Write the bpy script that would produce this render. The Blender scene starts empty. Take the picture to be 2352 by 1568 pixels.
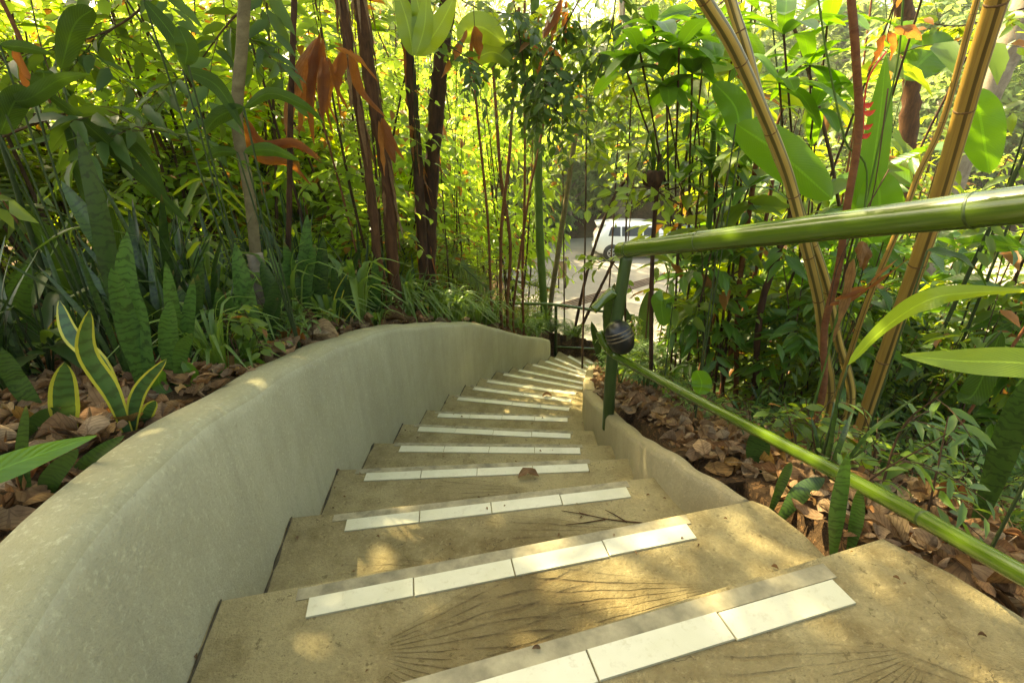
import bpy, math, random
import numpy as np
from mathutils import Vector

rng = np.random.default_rng(7)
random.seed(7)
R = math.radians
C = bpy.context.scene.collection
S = bpy.context.scene

# ---------------------------------------------------------------- camera, sky, sun, exposure
CAM_H = 0.7478
FPX, PITCH, ROLL = 1116.0, 0.4249, -0.0349          # solved from the photograph's stair tiles
cam_d = bpy.data.cameras.new('camera'); cam = bpy.data.objects.new('camera', cam_d); C.objects.link(cam)
cam_d.sensor_width = 36; cam_d.lens = FPX / 2352 * 36; cam_d.clip_start = .02; cam_d.clip_end = 2000
fw = Vector((0, math.cos(PITCH), -math.sin(PITCH))); upv = Vector((0, math.sin(PITCH), math.cos(PITCH))); rt = Vector((1, 0, 0))
cr, sr = math.cos(ROLL), math.sin(ROLL)
cx_ = rt * cr + upv * sr; cy_ = upv * cr - rt * sr
from mathutils import Matrix
M = Matrix((cx_, cy_, -fw)).transposed().to_4x4(); M.translation = (0, 0, CAM_H); cam.matrix_world = M
S.camera = cam

SUN_AZ, SUN_EL = R(-44), R(46)                       # azimuth from +Y towards +X
w = bpy.data.worlds.new('World'); S.world = w; w.use_nodes = True
nt = w.node_tree; nt.nodes.clear()
sky = nt.nodes.new('ShaderNodeTexSky'); sky.sky_type = 'NISHITA'; sky.sun_disc = False
sky.sun_elevation = SUN_EL; sky.sun_rotation = SUN_AZ; sky.air_density = 1.0; sky.dust_density = 4.0; sky.ozone_density = .6
bg = nt.nodes.new('ShaderNodeBackground'); bg.inputs[1].default_value = 0.15
ow = nt.nodes.new('ShaderNodeOutputWorld')
nt.links.new(sky.outputs[0], bg.inputs[0]); nt.links.new(bg.outputs[0], ow.inputs[0])
sd = bpy.data.lights.new('sun', 'SUN'); sd.energy = 4.8; sd.angle = R(.6); sd.color = (1, .9, .72)
sun = bpy.data.objects.new('sun', sd); C.objects.link(sun)
sv = Vector((math.sin(SUN_AZ) * math.cos(SUN_EL), math.cos(SUN_AZ) * math.cos(SUN_EL), math.sin(SUN_EL)))
sun.rotation_euler = sv.to_track_quat('Z', 'Y').to_euler()
S.view_settings.view_transform = 'Standard'; S.view_settings.look = 'None'
S.view_settings.gamma = 1; S.view_settings.exposure = 2.22
S.view_settings.use_white_balance = True; S.view_settings.white_balance_temperature = 9000; S.view_settings.white_balance_tint = 2
S.cycles.max_bounces = 8; S.cycles.transparent_max_bounces = 8; S.cycles.diffuse_bounces = 5
S.cycles.transmission_bounces = 6; S.cycles.glossy_bounces = 2

# ---------------------------------------------------------------- survey helpers: photo measurements -> metres
def ray(u, v):
    x = (u - 1176) / FPX; y = -(v - 784) / FPX
    x, y = cr * x - sr * y, sr * x + cr * y
    cp, sp = math.cos(PITCH), math.sin(PITCH)
    return np.array([x, cp + y * sp, -sp + y * cp])
def zdepth(p):
    p = np.asarray(p) - [0, 0, CAM_H]; return float(p[1] * math.cos(PITCH) - p[2] * math.sin(PITCH))
def atz(u, v, z):
    d = ray(u, v); return np.array([0, 0, CAM_H]) + d * (z - CAM_H) / d[2]
def at(u, v, Y):
    d = ray(u, v); return np.array([0, 0, CAM_H]) + d * Y / d[1]

# ---------------------------------------------------------------- materials
def mat_new(name):
    m = bpy.data.materials.new(name); m.use_nodes = True
    t = m.node_tree; t.nodes.clear()
    o = t.nodes.new('ShaderNodeOutputMaterial')
    return m, t, o
def N(t, typ, **kw):
    n = t.nodes.new(typ)
    for k, v in kw.items(): setattr(n, k, v)
    return n
def math_(t, op, a, b=None, clamp=False):
    n = t.nodes.new('ShaderNodeMath'); n.operation = op; n.use_clamp = clamp
    for i, q in enumerate((a, b)):
        if q is None: continue
        if isinstance(q, (int, float)): n.inputs[i].default_value = q
        else: t.links.new(q, n.inputs[i])
    return n.outputs[0]
def ramp(t, fac, stops):
    n = t.nodes.new('ShaderNodeValToRGB'); e = n.color_ramp.elements
    while len(e) < len(stops): e.new(.5)
    for i, (p, c) in enumerate(stops): e[i].position = p; e[i].color = (*c, 1) if len(c) == 3 else c
    t.links.new(fac, n.inputs[0]); return n.outputs[0]
def mixc(t, fac, a, b, mode='MIX'):
    n = t.nodes.new('ShaderNodeMix'); n.data_type = 'RGBA'; n.blend_type = mode
    for i, q in ((0, fac), (6, a), (7, b)):
        if isinstance(q, (int, float)): n.inputs[i].default_value = q
        elif isinstance(q, tuple): n.inputs[i].default_value = (*q, 1)
        else: t.links.new(q, n.inputs[i])
    return n.outputs[2]
def noise(t, scale, detail=4, rough=.55, vec=None, dist=0):
    n = t.nodes.new('ShaderNodeTexNoise'); n.inputs['Scale'].default_value = scale
    n.inputs['Detail'].default_value = detail; n.inputs['Roughness'].default_value = rough
    n.inputs['Distortion'].default_value = dist
    if vec is not None: t.links.new(vec, n.inputs['Vector'])
    return n.outputs[0]
def coords(t, scale=None):
    g = t.nodes.new('ShaderNodeTexCoord').outputs['Object']
    if scale:
        mp = t.nodes.new('ShaderNodeMapping'); mp.inputs['Scale'].default_value = scale
        t.links.new(g, mp.inputs[0]); return mp.outputs[0]
    return g
def princ(t, o, col, rough=.6, bump=None, bstr=.3, bdist=.01, spec=.5, metal=0, coat=0):
    p = t.nodes.new('ShaderNodeBsdfPrincipled')
    for nm, q in (('Base Color', col), ('Roughness', rough), ('Metallic', metal), ('Specular IOR Level', spec), ('Coat Weight', coat)):
        if isinstance(q, (int, float)): p.inputs[nm].default_value = q
        elif isinstance(q, tuple): p.inputs[nm].default_value = (*q, 1)
        else: t.links.new(q, p.inputs[nm])
    if bump is not None:
        b = t.nodes.new('ShaderNodeBump'); b.inputs['Strength'].default_value = bstr; b.inputs['Distance'].default_value = bdist
        t.links.new(bump, b.inputs['Height']); t.links.new(b.outputs[0], p.inputs['Normal'])
    if o is not None: t.links.new(p.outputs[0], o.inputs[0])
    return p
def plain(name, col, rough=.6, var=.15, scale=20, bump=.2, metal=0, coat=0, stretch=None):
    m, t, o = mat_new(name); v = coords(t, stretch)
    n = noise(t, scale, 5, .6, v)
    c = ramp(t, n, [(.3, tuple(x * (1 - var) for x in col)), (.7, tuple(min(1, x * (1 + var)) for x in col))])
    princ(t, o, c, rough, n, bump, .004, metal=metal, coat=coat); return m

def leafmat(name, ca, cb, tr, tmix=.45, rough=.42, kind='plain', spec=.5, vein=60.0, rare=None):
    """leaf shader: reflecting upper face and light coming through the blade; colour differs leaf by leaf"""
    m, t, o = mat_new(name)
    g = N(t, 'ShaderNodeNewGeometry').outputs['Random Per Island']
    a = N(t, 'ShaderNodeAttribute', attribute_name='luv').outputs['Vector']
    sx = N(t, 'ShaderNodeSeparateXYZ'); t.links.new(a, sx.inputs[0])
    T, Sd = sx.outputs[0], sx.outputs[1]
    col = ramp(t, g, [(0, ca), (.55, tuple((x + y) / 2 for x, y in zip(ca, cb))), (1, cb)])
    trc = mixc(t, g, tr, tuple(min(1, x * 1.35) for x in tr))
    if rare:
        rm = math_(t, 'GREATER_THAN', g, .93); col = mixc(t, rm, col, rare); trc = mixc(t, rm, trc, tuple(min(1, 2.2 * x) for x in rare))
    ab = math_(t, 'ABSOLUTE', Sd)
    bump = None
    if kind == 'banded':                       # wavy dark cross bands of a snake plant
        nn = noise(t, 22, 3, .6, coords(t))
        ph = math_(t, 'ADD', math_(t, 'MULTIPLY', T, 120.0), math_(t, 'MULTIPLY', nn, 24.0))
        wv = math_(t, 'SINE', ph)
        k = math_(t, 'MULTIPLY', math_(t, 'ADD', wv, -.15), 1.7, True)
        k = math_(t, 'MULTIPLY', k, noise(t, 55, 2, .5, coords(t)), True)
        col = mixc(t, math_(t, 'MULTIPLY', k, 1.5, True), col, (.008, .022, .007))
    if kind == 'margin':                       # yellow edged snake plant
        nn = noise(t, 30, 3, .6, coords(t))
        wv = math_(t, 'SINE', math_(t, 'ADD', math_(t, 'MULTIPLY', T, 60.0), math_(t, 'MULTIPLY', nn, 12.0)))
        k = math_(t, 'MULTIPLY', math_(t, 'ADD', wv, .2), .7, True)
        inner = mixc(t, k, col, (.01, .035, .012))
        e = math_(t, 'GREATER_THAN', math_(t, 'ADD', ab, math_(t, 'MULTIPLY', nn, .12)), .76)
        col = mixc(t, e, inner, (.50, .44, .05))
    if kind == 'veins':
        ph = math_(t, 'MULTIPLY', math_(t, 'SUBTRACT', T, math_(t, 'MULTIPLY', ab, .22)), vein * 3.0)
        wv = math_(t, 'SINE', ph)
        k = math_(t, 'MULTIPLY', math_(t, 'GREATER_THAN', wv, .5), .5)
        col = mixc(t, k, col, tuple(min(1, x * 1.6) for x in cb))
        trc = mixc(t, k, trc, tuple(x * .6 for x in tr))
        mid = math_(t, 'LESS_THAN', ab, .06)
        col = mixc(t, math_(t, 'MULTIPLY', mid, .7), col, tuple(min(1, x * 2.2) for x in cb))
        bump = wv
    if kind == 'dry':
        nn = noise(t, 35, 4, .7, coords(t))
        g2 = math_(t, 'FRACT', math_(t, 'MULTIPLY', g, 7.13))
        col = mixc(t, .62, col, ramp(t, g2, [(0, (.05, .028, .016)), (.25, cb), (.5, (.30, .13, .045)), (.72, (.46, .36, .22)), (.9, (.16, .10, .06)), (1, (.38, .20, .05))]))
        rib = math_(t, 'LESS_THAN', ab, .09); side_v = math_(t, 'GREATER_THAN', math_(t, 'SINE', math_(t, 'MULTIPLY', math_(t, 'SUBTRACT', T, math_(t, 'MULTIPLY', ab, .4)), 42.0)), .75)
        col = mixc(t, math_(t, 'MULTIPLY', math_(t, 'MAXIMUM', rib, side_v), .45), col, tuple(x * .3 for x in ca))
        col = mixc(t, math_(t, 'MULTIPLY', math_(t, 'SUBTRACT', nn, .4), 2.2, True), col, tuple(x * .35 for x in ca))
        bump = nn
    tip = math_(t, 'MULTIPLY', math_(t, 'MULTIPLY', math_(t, 'SUBTRACT', T, .93), 12, True), math_(t, 'GREATER_THAN', math_(t, 'FRACT', math_(t, 'MULTIPLY', g, 5.7)), .5)); col = mixc(t, tip, col, (.22, .12, .04))
    fl = noise(t, 14, 3, .6, coords(t))
    col = mixc(t, math_(t, 'MULTIPLY', math_(t, 'SUBTRACT', fl, .5), 1.3, True), col, tuple(x * .45 for x in ca))
    p = princ(t, None, col, rough, bump, .25, .002, spec=spec)
    ts = N(t, 'ShaderNodeBsdfTranslucent'); t.links.new(trc, ts.inputs[0])
    mx = N(t, 'ShaderNodeMixShader'); mx.inputs[0].default_value = tmix
    t.links.new(p.outputs[0], mx.inputs[1]); t.links.new(ts.outputs[0], mx.inputs[2]); t.links.new(mx.outputs[0], o.inputs[0])
    return m

MT = {}
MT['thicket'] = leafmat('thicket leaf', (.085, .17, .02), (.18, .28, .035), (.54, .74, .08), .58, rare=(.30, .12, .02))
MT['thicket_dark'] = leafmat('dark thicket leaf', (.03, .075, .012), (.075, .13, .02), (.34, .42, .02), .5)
MT['shrub'] = leafmat('shrub leaf', (.045, .11, .015), (.12, .20, .025), (.40, .50, .03), .5, rare=(.25, .10, .02))
MT['glossy'] = leafmat('glossy leaf', (.035, .10, .014), (.07, .15, .02), (.16, .33, .02), .38, .3, 'veins', vein=22)
MT['paddle'] = leafmat('paddle leaf', (.055, .14, .015), (.10, .21, .02), (.20, .42, .02), .42, .35, 'veins', vein=70)
MT['paddle_yellow'] = leafmat('yellow green blade', (.12, .22, .02), (.20, .28, .03), (.40, .50, .03), .42, .35, 'veins', vein=60)
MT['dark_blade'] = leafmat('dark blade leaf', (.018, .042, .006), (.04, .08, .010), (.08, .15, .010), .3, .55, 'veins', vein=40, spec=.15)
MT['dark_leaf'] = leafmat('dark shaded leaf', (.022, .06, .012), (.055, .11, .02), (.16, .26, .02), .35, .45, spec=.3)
MT['grassy'] = leafmat('strap leaf', (.05, .12, .02), (.12, .20, .04), (.25, .38, .04), .4, .4)
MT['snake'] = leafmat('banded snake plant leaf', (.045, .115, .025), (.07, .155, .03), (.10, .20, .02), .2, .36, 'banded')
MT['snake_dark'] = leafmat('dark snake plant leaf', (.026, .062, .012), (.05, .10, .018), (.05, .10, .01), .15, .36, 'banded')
MT['snake_edge'] = leafmat('yellow edged snake plant leaf', (.03, .085, .03), (.04, .11, .03), (.10, .16, .02), .15, .36, 'margin')
MT['fern'] = leafmat('fern frond', (.04, .10, .02), (.08, .17, .03), (.2, .32, .03), .4, .5)
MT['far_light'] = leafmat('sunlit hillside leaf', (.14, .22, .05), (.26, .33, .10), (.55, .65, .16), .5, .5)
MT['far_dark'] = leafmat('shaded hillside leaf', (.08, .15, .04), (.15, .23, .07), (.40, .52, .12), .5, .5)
MT['dry'] = leafmat('dry leaf', (.17, .085, .035), (.34, .21, .10), (.35, .15, .04), .2, .7, 'dry', spec=.2)
MT['dry_red'] = leafmat('rust dry leaf', (.14, .045, .014), (.28, .10, .03), (.58, .20, .04), .38, .7, 'dry', spec=.2)
MT['litter'] = leafmat('litter leaf', (.085, .042, .02), (.40, .27, .14), (.3, .14, .05), .12, .8, 'dry', spec=.15, rare=(.42, .24, .05))
MT['flower'] = leafmat('red bract', (.45, .02, .01), (.6, .06, .02), (.7, .05, .02), .3, .4)

def bark(name, ca, cb, scale=(18, 18, 3), bs=.5):
    m, t, o = mat_new(name); v = coords(t, scale)
    n = noise(t, 1.6, 6, .7, v, .6); c = ramp(t, n, [(.3, ca), (.7, cb)])
    princ(t, o, c, .8, n, bs, .01, spec=.2); return m
MT['bark_dark'] = bark('dark fibrous trunk', (.012, .007, .005), (.10, .045, .02))
MT['bark_red'] = bark('reddish fibrous trunk', (.03, .013, .006), (.15, .065, .025))
MT['bark_tan'] = bark('tan ringed stem', (.10, .075, .035), (.20, .16, .08), (9, 9, 14), .2)
MT['bark_pale'] = bark('pale mottled trunk', (.16, .12, .08), (.36, .30, .22), (6, 6, 6), .3)
MT['twig'] = bark('brown twig', (.035, .02, .01), (.10, .055, .025), (20, 20, 5))
MT['twig_red'] = bark('red brown cane', (.10, .035, .015), (.22, .09, .035), (14, 14, 20))
MT['dark_cane'] = bark('dark green cane', (.02, .035, .01), (.05, .07, .02), (8, 8, 3), .1)
MT['stem_green'] = bark('green cane', (.05, .10, .015), (.10, .17, .03), (8, 8, 3), .1)

def culm(name, ca, cb, stripe, freq=2.0, thr=.86):
    """bamboo: long soft streaks, a few dark green stripes that run down the stem"""
    m, t, o = mat_new(name)
    a = N(t, 'ShaderNodeAttribute', attribute_name='luv').outputs['Vector']
    mp = N(t, 'ShaderNodeMapping'); mp.inputs['Scale'].default_value = (3.0, 9.0, 1); t.links.new(a, mp.inputs[0])
    n1 = noise(t, 1.2, 4, .6, mp.outputs[0]); n2 = noise(t, 3, 4, .6, coords(t))
    c = ramp(t, n1, [(.25, ca), (.7, cb)])
    sx = N(t, 'ShaderNodeSeparateXYZ'); t.links.new(a, sx.inputs[0])
    sn = math_(t, 'SINE', math_(t, 'ADD', math_(t, 'MULTIPLY', sx.outputs[1], freq * math.pi), math_(t, 'MULTIPLY', n1, .6)))
    c = mixc(t, math_(t, 'MULTIPLY', math_(t, 'GREATER_THAN', sn, thr), .85), c, stripe)
    c = mixc(t, math_(t, 'MULTIPLY', math_(t, 'SUBTRACT', n2, .55), 2, True), c, tuple(x * .5 for x in ca))
    princ(t, o, c, .32, n1, .08, .003, spec=.5, coat=.1); return m
MT['culm_yellow'] = culm('yellow bamboo culm', (.29, .19, .045), (.45, .32, .085), (.05, .045, .012))
MT['culm_orange'] = culm('amber bamboo culm', (.24, .135, .03), (.36, .23, .055), (.06, .04, .012), 3)
MT['culm_node'] = plain('bamboo node ring', (.12, .06, .015), .8)

def paint_green():
    m, t, o = mat_new('green painted bamboo'); v = coords(t)
    a = N(t, 'ShaderNodeAttribute', attribute_name='luv').outputs['Vector']
    mp = N(t, 'ShaderNodeMapping'); mp.inputs['Scale'].default_value = (2.5, 14, 1); t.links.new(a, mp.inputs[0])
    n = noise(t, 1.5, 5, .6, mp.outputs[0]); n2 = noise(t, 9, 5, .65, v)
    c = ramp(t, n, [(.25, (.038, .075, .006)), (.75, (.08, .13, .010))])
    c = mixc(t, math_(t, 'MULTIPLY', math_(t, 'SUBTRACT', n2, .58), 2.2, True), c, (.05, .07, .012))
    p_ = princ(t, o, c, .22, n, .05, .002, spec=.6, coat=.5); p_.inputs['Coat Roughness'].default_value = .06; return m
MT['paint_green'] = paint_green()
MT['shaded_post_node_green'] = plain('shaded post and node ring green', (.035, .062, .012), .4, .35, 7, .3, stretch=(6, 6, 1))  # rail's green paint with the posts' shade in its colour; also darker node rings

def concrete(name, base, stain, moss, streak=False, fans=()):
    m, t, o = mat_new(name); v = coords(t)
    n1 = noise(t, 1.7, 5, .6, v); n2 = noise(t, 9, 6, .7, v); n3 = noise(t, 120, 3, .7, v); n4 = noise(t, 38, 4, .7, v)
    c = mixc(t, ramp(t, n1, [(.35, (0, 0, 0)), (.65, (1, 1, 1))]), base, tuple(x * .8 for x in base))
    c = mixc(t, math_(t, 'MULTIPLY', math_(t, 'SUBTRACT', math_(t, 'ADD', math_(t, 'MULTIPLY', n2, .6), math_(t, 'MULTIPLY', n1, .4)), .46), 4.2 if not streak else 2.4, True), c, stain)
    if streak:
        vs = coords(t, (11, 11, .9)); ns = noise(t, 1.4, 5, .6, vs)
        c = mixc(t, math_(t, 'MULTIPLY', math_(t, 'SUBTRACT', ns, .44), 2.2, True), c, tuple(x * .72 for x in base))
        gz = N(t, 'ShaderNodeNewGeometry'); nz = N(t, 'ShaderNodeSeparateXYZ'); t.links.new(gz.outputs['True Normal'], nz.inputs[0])
        k = math_(t, 'MULTIPLY', math_(t, 'ADD', nz.outputs[2], -.25), math_(t, 'ADD', n2, .55), True)
        c = mixc(t, math_(t, 'MULTIPLY', k, .95, True), c, moss)
        spk = math_(t, 'MULTIPLY', math_(t, 'GREATER_THAN', n4, .66), .35)
        c = mixc(t, spk, c, tuple(x * .5 for x in base))
    else:
        c = mixc(t, math_(t, 'MULTIPLY', math_(t, 'GREATER_THAN', n4, .64), .55), c, tuple(x * .45 for x in stain))
    n5 = noise(t, 300, 2, .8, v)
    bh = math_(t, 'ADD', math_(t, 'ADD', math_(t, 'MULTIPLY', n3, .8), math_(t, 'MULTIPLY', n5, .4)), math_(t, 'MULTIPLY', n2, 1.2))
    c = mixc(t, math_(t, 'MULTIPLY', math_(t, 'SUBTRACT', n5, .52), 1.4 if streak else 2.2, True), c, tuple(x * .6 for x in base))
    c = mixc(t, math_(t, 'MULTIPLY', math_(t, 'SUBTRACT', n3, .49), 1.2 if streak else 2.2, True), c, mixc(t, .5, c, (.06, .05, .025)))
    c = mixc(t, math_(t, 'MULTIPLY', math_(t, 'SUBTRACT', noise(t, 75, 5, .75, v), .54), 3.0, True), c, tuple(min(1, x * 1.35) for x in base))
    vo = N(t, 'ShaderNodeTexVoronoi', feature='DISTANCE_TO_EDGE'); vo.inputs['Scale'].default_value = 2.3; wv_ = N(t, 'ShaderNodeVectorMath', operation='ADD'); nz_ = N(t, 'ShaderNodeTexNoise'); nz_.inputs['Scale'].default_value = 4; nz_.inputs['Detail'].default_value = 6
    t.links.new(v, nz_.inputs['Vector']); t.links.new(v, wv_.inputs[0]); t.links.new(nz_.outputs[1], wv_.inputs[1]); t.links.new(wv_.outputs[0], vo.inputs['Vector'])
    crk = math_(t, 'MULTIPLY', math_(t, 'LESS_THAN', vo.outputs[0], .0025 if not streak else -1), math_(t, 'GREATER_THAN', n1, .6)); c = mixc(t, math_(t, 'MULTIPLY', crk, .7), c, (.05, .04, .025)); bh = math_(t, 'SUBTRACT', bh, crk)
    if fans:
        sp = N(t, 'ShaderNodeSeparateXYZ'); t.links.new(v, sp.inputs[0])
        wob = math_(t, 'MULTIPLY', math_(t, 'SUBTRACT', noise(t, 3.5, 3, .6, v), .5), .16)
        for (fx, fy, ang, half, r0, r1, cnt, stren) in fans:      # a palm frond pressed into the wet concrete
            dx = math_(t, 'SUBTRACT', sp.outputs[0], fx); dy = math_(t, 'SUBTRACT', sp.outputs[1], fy - 1.0)
            ca_, sa_ = math.cos(ang), math.sin(ang)
            X = math_(t, 'ADD', math_(t, 'MULTIPLY', dx, ca_), math_(t, 'MULTIPLY', dy, sa_))
            Y = math_(t, 'SUBTRACT', math_(t, 'MULTIPLY', dy, ca_), math_(t, 'MULTIPLY', dx, sa_))
            th = math_(t, 'ADD', math_(t, 'ARCTAN2', Y, X), wob)
            rr = math_(t, 'SQRT', math_(t, 'ADD', math_(t, 'MULTIPLY', dx, dx), math_(t, 'MULTIPLY', dy, dy)))
            ma = math_(t, 'MULTIPLY', math_(t, 'SUBTRACT', half, math_(t, 'ABSOLUTE', th)), 8, True)
            mb_ = math_(t, 'MULTIPLY', math_(t, 'SUBTRACT', rr, r0), 30, True)
            mc = math_(t, 'MULTIPLY', math_(t, 'SUBTRACT', r1, rr), 7, True)
            ln = math_(t, 'MULTIPLY', math_(t, 'ADD', math_(t, 'SINE', math_(t, 'MULTIPLY', th, cnt)), -.62), 2.6, True)
            brk = math_(t, 'MULTIPLY', math_(t, 'SUBTRACT', noise(t, 11, 4, .7, v), .36), 4, True)
            msk = math_(t, 'MULTIPLY', math_(t, 'MULTIPLY', ma, mb_), mc)
            k = math_(t, 'MULTIPLY', math_(t, 'MULTIPLY', msk, ln), brk)
            c = mixc(t, math_(t, 'MULTIPLY', msk, .35 * stren), c, tuple(x * .8 for x in stain))
            c = mixc(t, math_(t, 'MULTIPLY', k, .42 * stren), c, (.065, .038, .018))
            bh = math_(t, 'SUBTRACT', bh, math_(t, 'MULTIPLY', k, .7 * stren))
    princ(t, o, c, .88, bh, .5 if streak else .8, .006 if streak else .008, spec=.2); return m
STEPC = ((.335, .28, .14), (.14, .10, .038), (.1, .1, .04))
MT['step'] = concrete('stamped concrete tread', *STEPC)
MT['step1'] = concrete('frond stamped tread, upper', *STEPC, fans=((.62, .47, R(200), .5, .04, .42, 70, .8), (.75, .36, R(160), .3, .02, .3, 60, .9)))
MT['step2'] = concrete('frond stamped tread, middle', *STEPC, fans=((.46, .74, R(188), .34, .05, .66, 80, 1.2), (-.32, .62, R(-8), .75, .05, .55, 64, 1.1), (-.55, .52, R(-75), .3, .03, .3, 80, .8)))
MT['step3'] = concrete('frond stamped tread, lower', *STEPC, fans=((.36, 1.10, R(184), .3, .05, .5, 70, 1), (-.15, .98, R(200), .6, .04, .4, 70, .8)))
MT['step4'] = concrete('frond stamped tread, fourth', *STEPC, fans=((.1, 1.5, R(190), .5, .05, .5, 70, .9),))
MT['grime'] = plain('dark grime', (.05, .04, .02), .95, .5, 40, .5)
MT['nosing'] = plain('grey cement nosing band', (.25, .22, .13), .9, .4, 22, .5)
MT['wall'] = concrete('rendered garden wall', (.44, .42, .28), (.35, .32, .19), (.27, .25, .13), streak=True)
MT['curb'] = concrete('rendered curb', (.38, .33, .20), (.26, .21, .11), (.27, .22, .11), streak=True)
def tilemat():
    m, t, o = mat_new('cream glazed tile'); n = noise(t, 6, 4, .6, coords(t)); n2 = noise(t, 60, 3, .7, coords(t))
    c = ramp(t, n, [(.35, (.50, .485, .33)), (.6, (.58, .565, .41))])
    c = mixc(t, math_(t, 'MULTIPLY', math_(t, 'SUBTRACT', n2, .56), 2.5, True), c, (.34, .30, .18)); c = mixc(t, math_(t, 'MULTIPLY', math_(t, 'SUBTRACT', noise(t, 3.1, 5, .7, coords(t)), .5), 1.6, True), c, (.38, .35, .22))
    princ(t, o, c, .3, n, .05, .002, spec=.4); return m
MT['tile'] = tilemat()
def soil():
    m, t, o = mat_new('litter covered soil'); v = coords(t)
    n = noise(t, 6, 6, .7, v); n2 = noise(t, 40, 5, .7, v)
    c = ramp(t, n, [(.3, (.035, .022, .012)), (.6, (.10, .06, .03))])
    c = mixc(t, math_(t, 'GREATER_THAN', n2, .56), c, (.20, .11, .05))
    g = noise(t, .35, 3, .6, v)
    c = mixc(t, math_(t, 'MULTIPLY', math_(t, 'SUBTRACT', g, .45), 3, True), c, (.05, .07, .018))
    princ(t, o, c, .95, n2, 1, .04, spec=.1); return m
MT['soil'] = soil()
def paving():
    m, t, o = mat_new('pale concrete yard'); v = coords(t)
    n = noise(t, .7, 5, .6, v); n2 = noise(t, 14, 5, .7, v)
    c = ramp(t, n, [(.3, (.22, .20, .165)), (.7, (.34, .315, .26))])
    c = mixc(t, math_(t, 'MULTIPLY', math_(t, 'SUBTRACT', n2, .5), 1.6, True), c, (.22, .19, .14))
    princ(t, o, c, .8, n2, .3, .01, spec=.3); return m
MT['paving'] = paving()

# ---------------------------------------------------------------- mesh builder
class MB:
    def __init__(s): s.v = []; s.l = []; s.f3 = []; s.f4 = []; s.n = 0
    def add(s, v, faces, luv=None):
        v = np.asarray(v, float); n = len(v)
        s.v.append(v); s.l.append(np.zeros((n, 3)) if luv is None else np.asarray(luv, float))
        q = [f for f in faces if len(f) == 4]; tr = [f for f in faces if len(f) == 3]
        if q: s.f4.append(np.array(q) + s.n)
        if tr: s.f3.append(np.array(tr) + s.n)
        s.n += n
    def addn(s, v, f3, f4, luv):
        s.v.append(v); s.l.append(luv)
        if f3 is not None and len(f3): s.f3.append(f3 + s.n)
        if f4 is not None and len(f4): s.f4.append(f4 + s.n)
        s.n += len(v)
    def mesh(s, name, smooth=True):
        me = bpy.data.meshes.new(name)
        V = np.concatenate(s.v); L = np.concatenate(s.l)
        f3 = np.concatenate(s.f3) if s.f3 else np.zeros((0, 3), int); f4 = np.concatenate(s.f4) if s.f4 else np.zeros((0, 4), int)
        me.vertices.add(len(V)); me.vertices.foreach_set('co', V.astype(np.float32).ravel())
        idx = np.concatenate([f3.ravel(), f4.ravel()]).astype(np.int32)
        me.loops.add(len(idx)); me.loops.foreach_set('vertex_index', idx)
        nf = len(f3) + len(f4); me.polygons.add(nf)
        st = np.concatenate([np.arange(len(f3)) * 3, len(f3) * 3 + np.arange(len(f4)) * 4]).astype(np.int32)
        me.polygons.foreach_set('loop_start', st)
        me.polygons.foreach_set('use_smooth', np.full(nf, smooth))
        a = me.attributes.new('luv', 'FLOAT_VECTOR', 'POINT'); a.data.foreach_set('vector', L.astype(np.float32).ravel())
        me.update(calc_edges=True); me.validate(); return me
    def obj(s, name, mat, parent=None, smooth=True, loc=None):
        if loc is not None:
            for i in range(len(s.v)): s.v[i] = s.v[i] - np.asarray(loc, float)
        o = bpy.data.objects.new(name, s.mesh(name, smooth)); C.objects.link(o)
        o.data.materials.append(MT[mat] if isinstance(mat, str) else mat)
        if parent is not None: o.parent = parent
        elif loc is not None: o.location = loc
        return o
def tag(o, label=None, cat=None, group=None, kind=None):
    if label: o['label'] = label
    if cat: o['category'] = cat
    if group: o['group'] = group
    if kind: o['kind'] = kind
    return o
def thing(name, label, cat, loc=(0, 0, 0), group=None):
    o = bpy.data.objects.new(name, None); C.objects.link(o); o.location = loc; o.empty_display_size = .1
    return tag(o, label, cat, group)
def copy_tree(o, parent=None):
    c = o.copy(); C.objects.link(c)
    if parent is not None: c.parent = parent
    for ch in list(o.children): copy_tree(ch, c)
    return c

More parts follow.
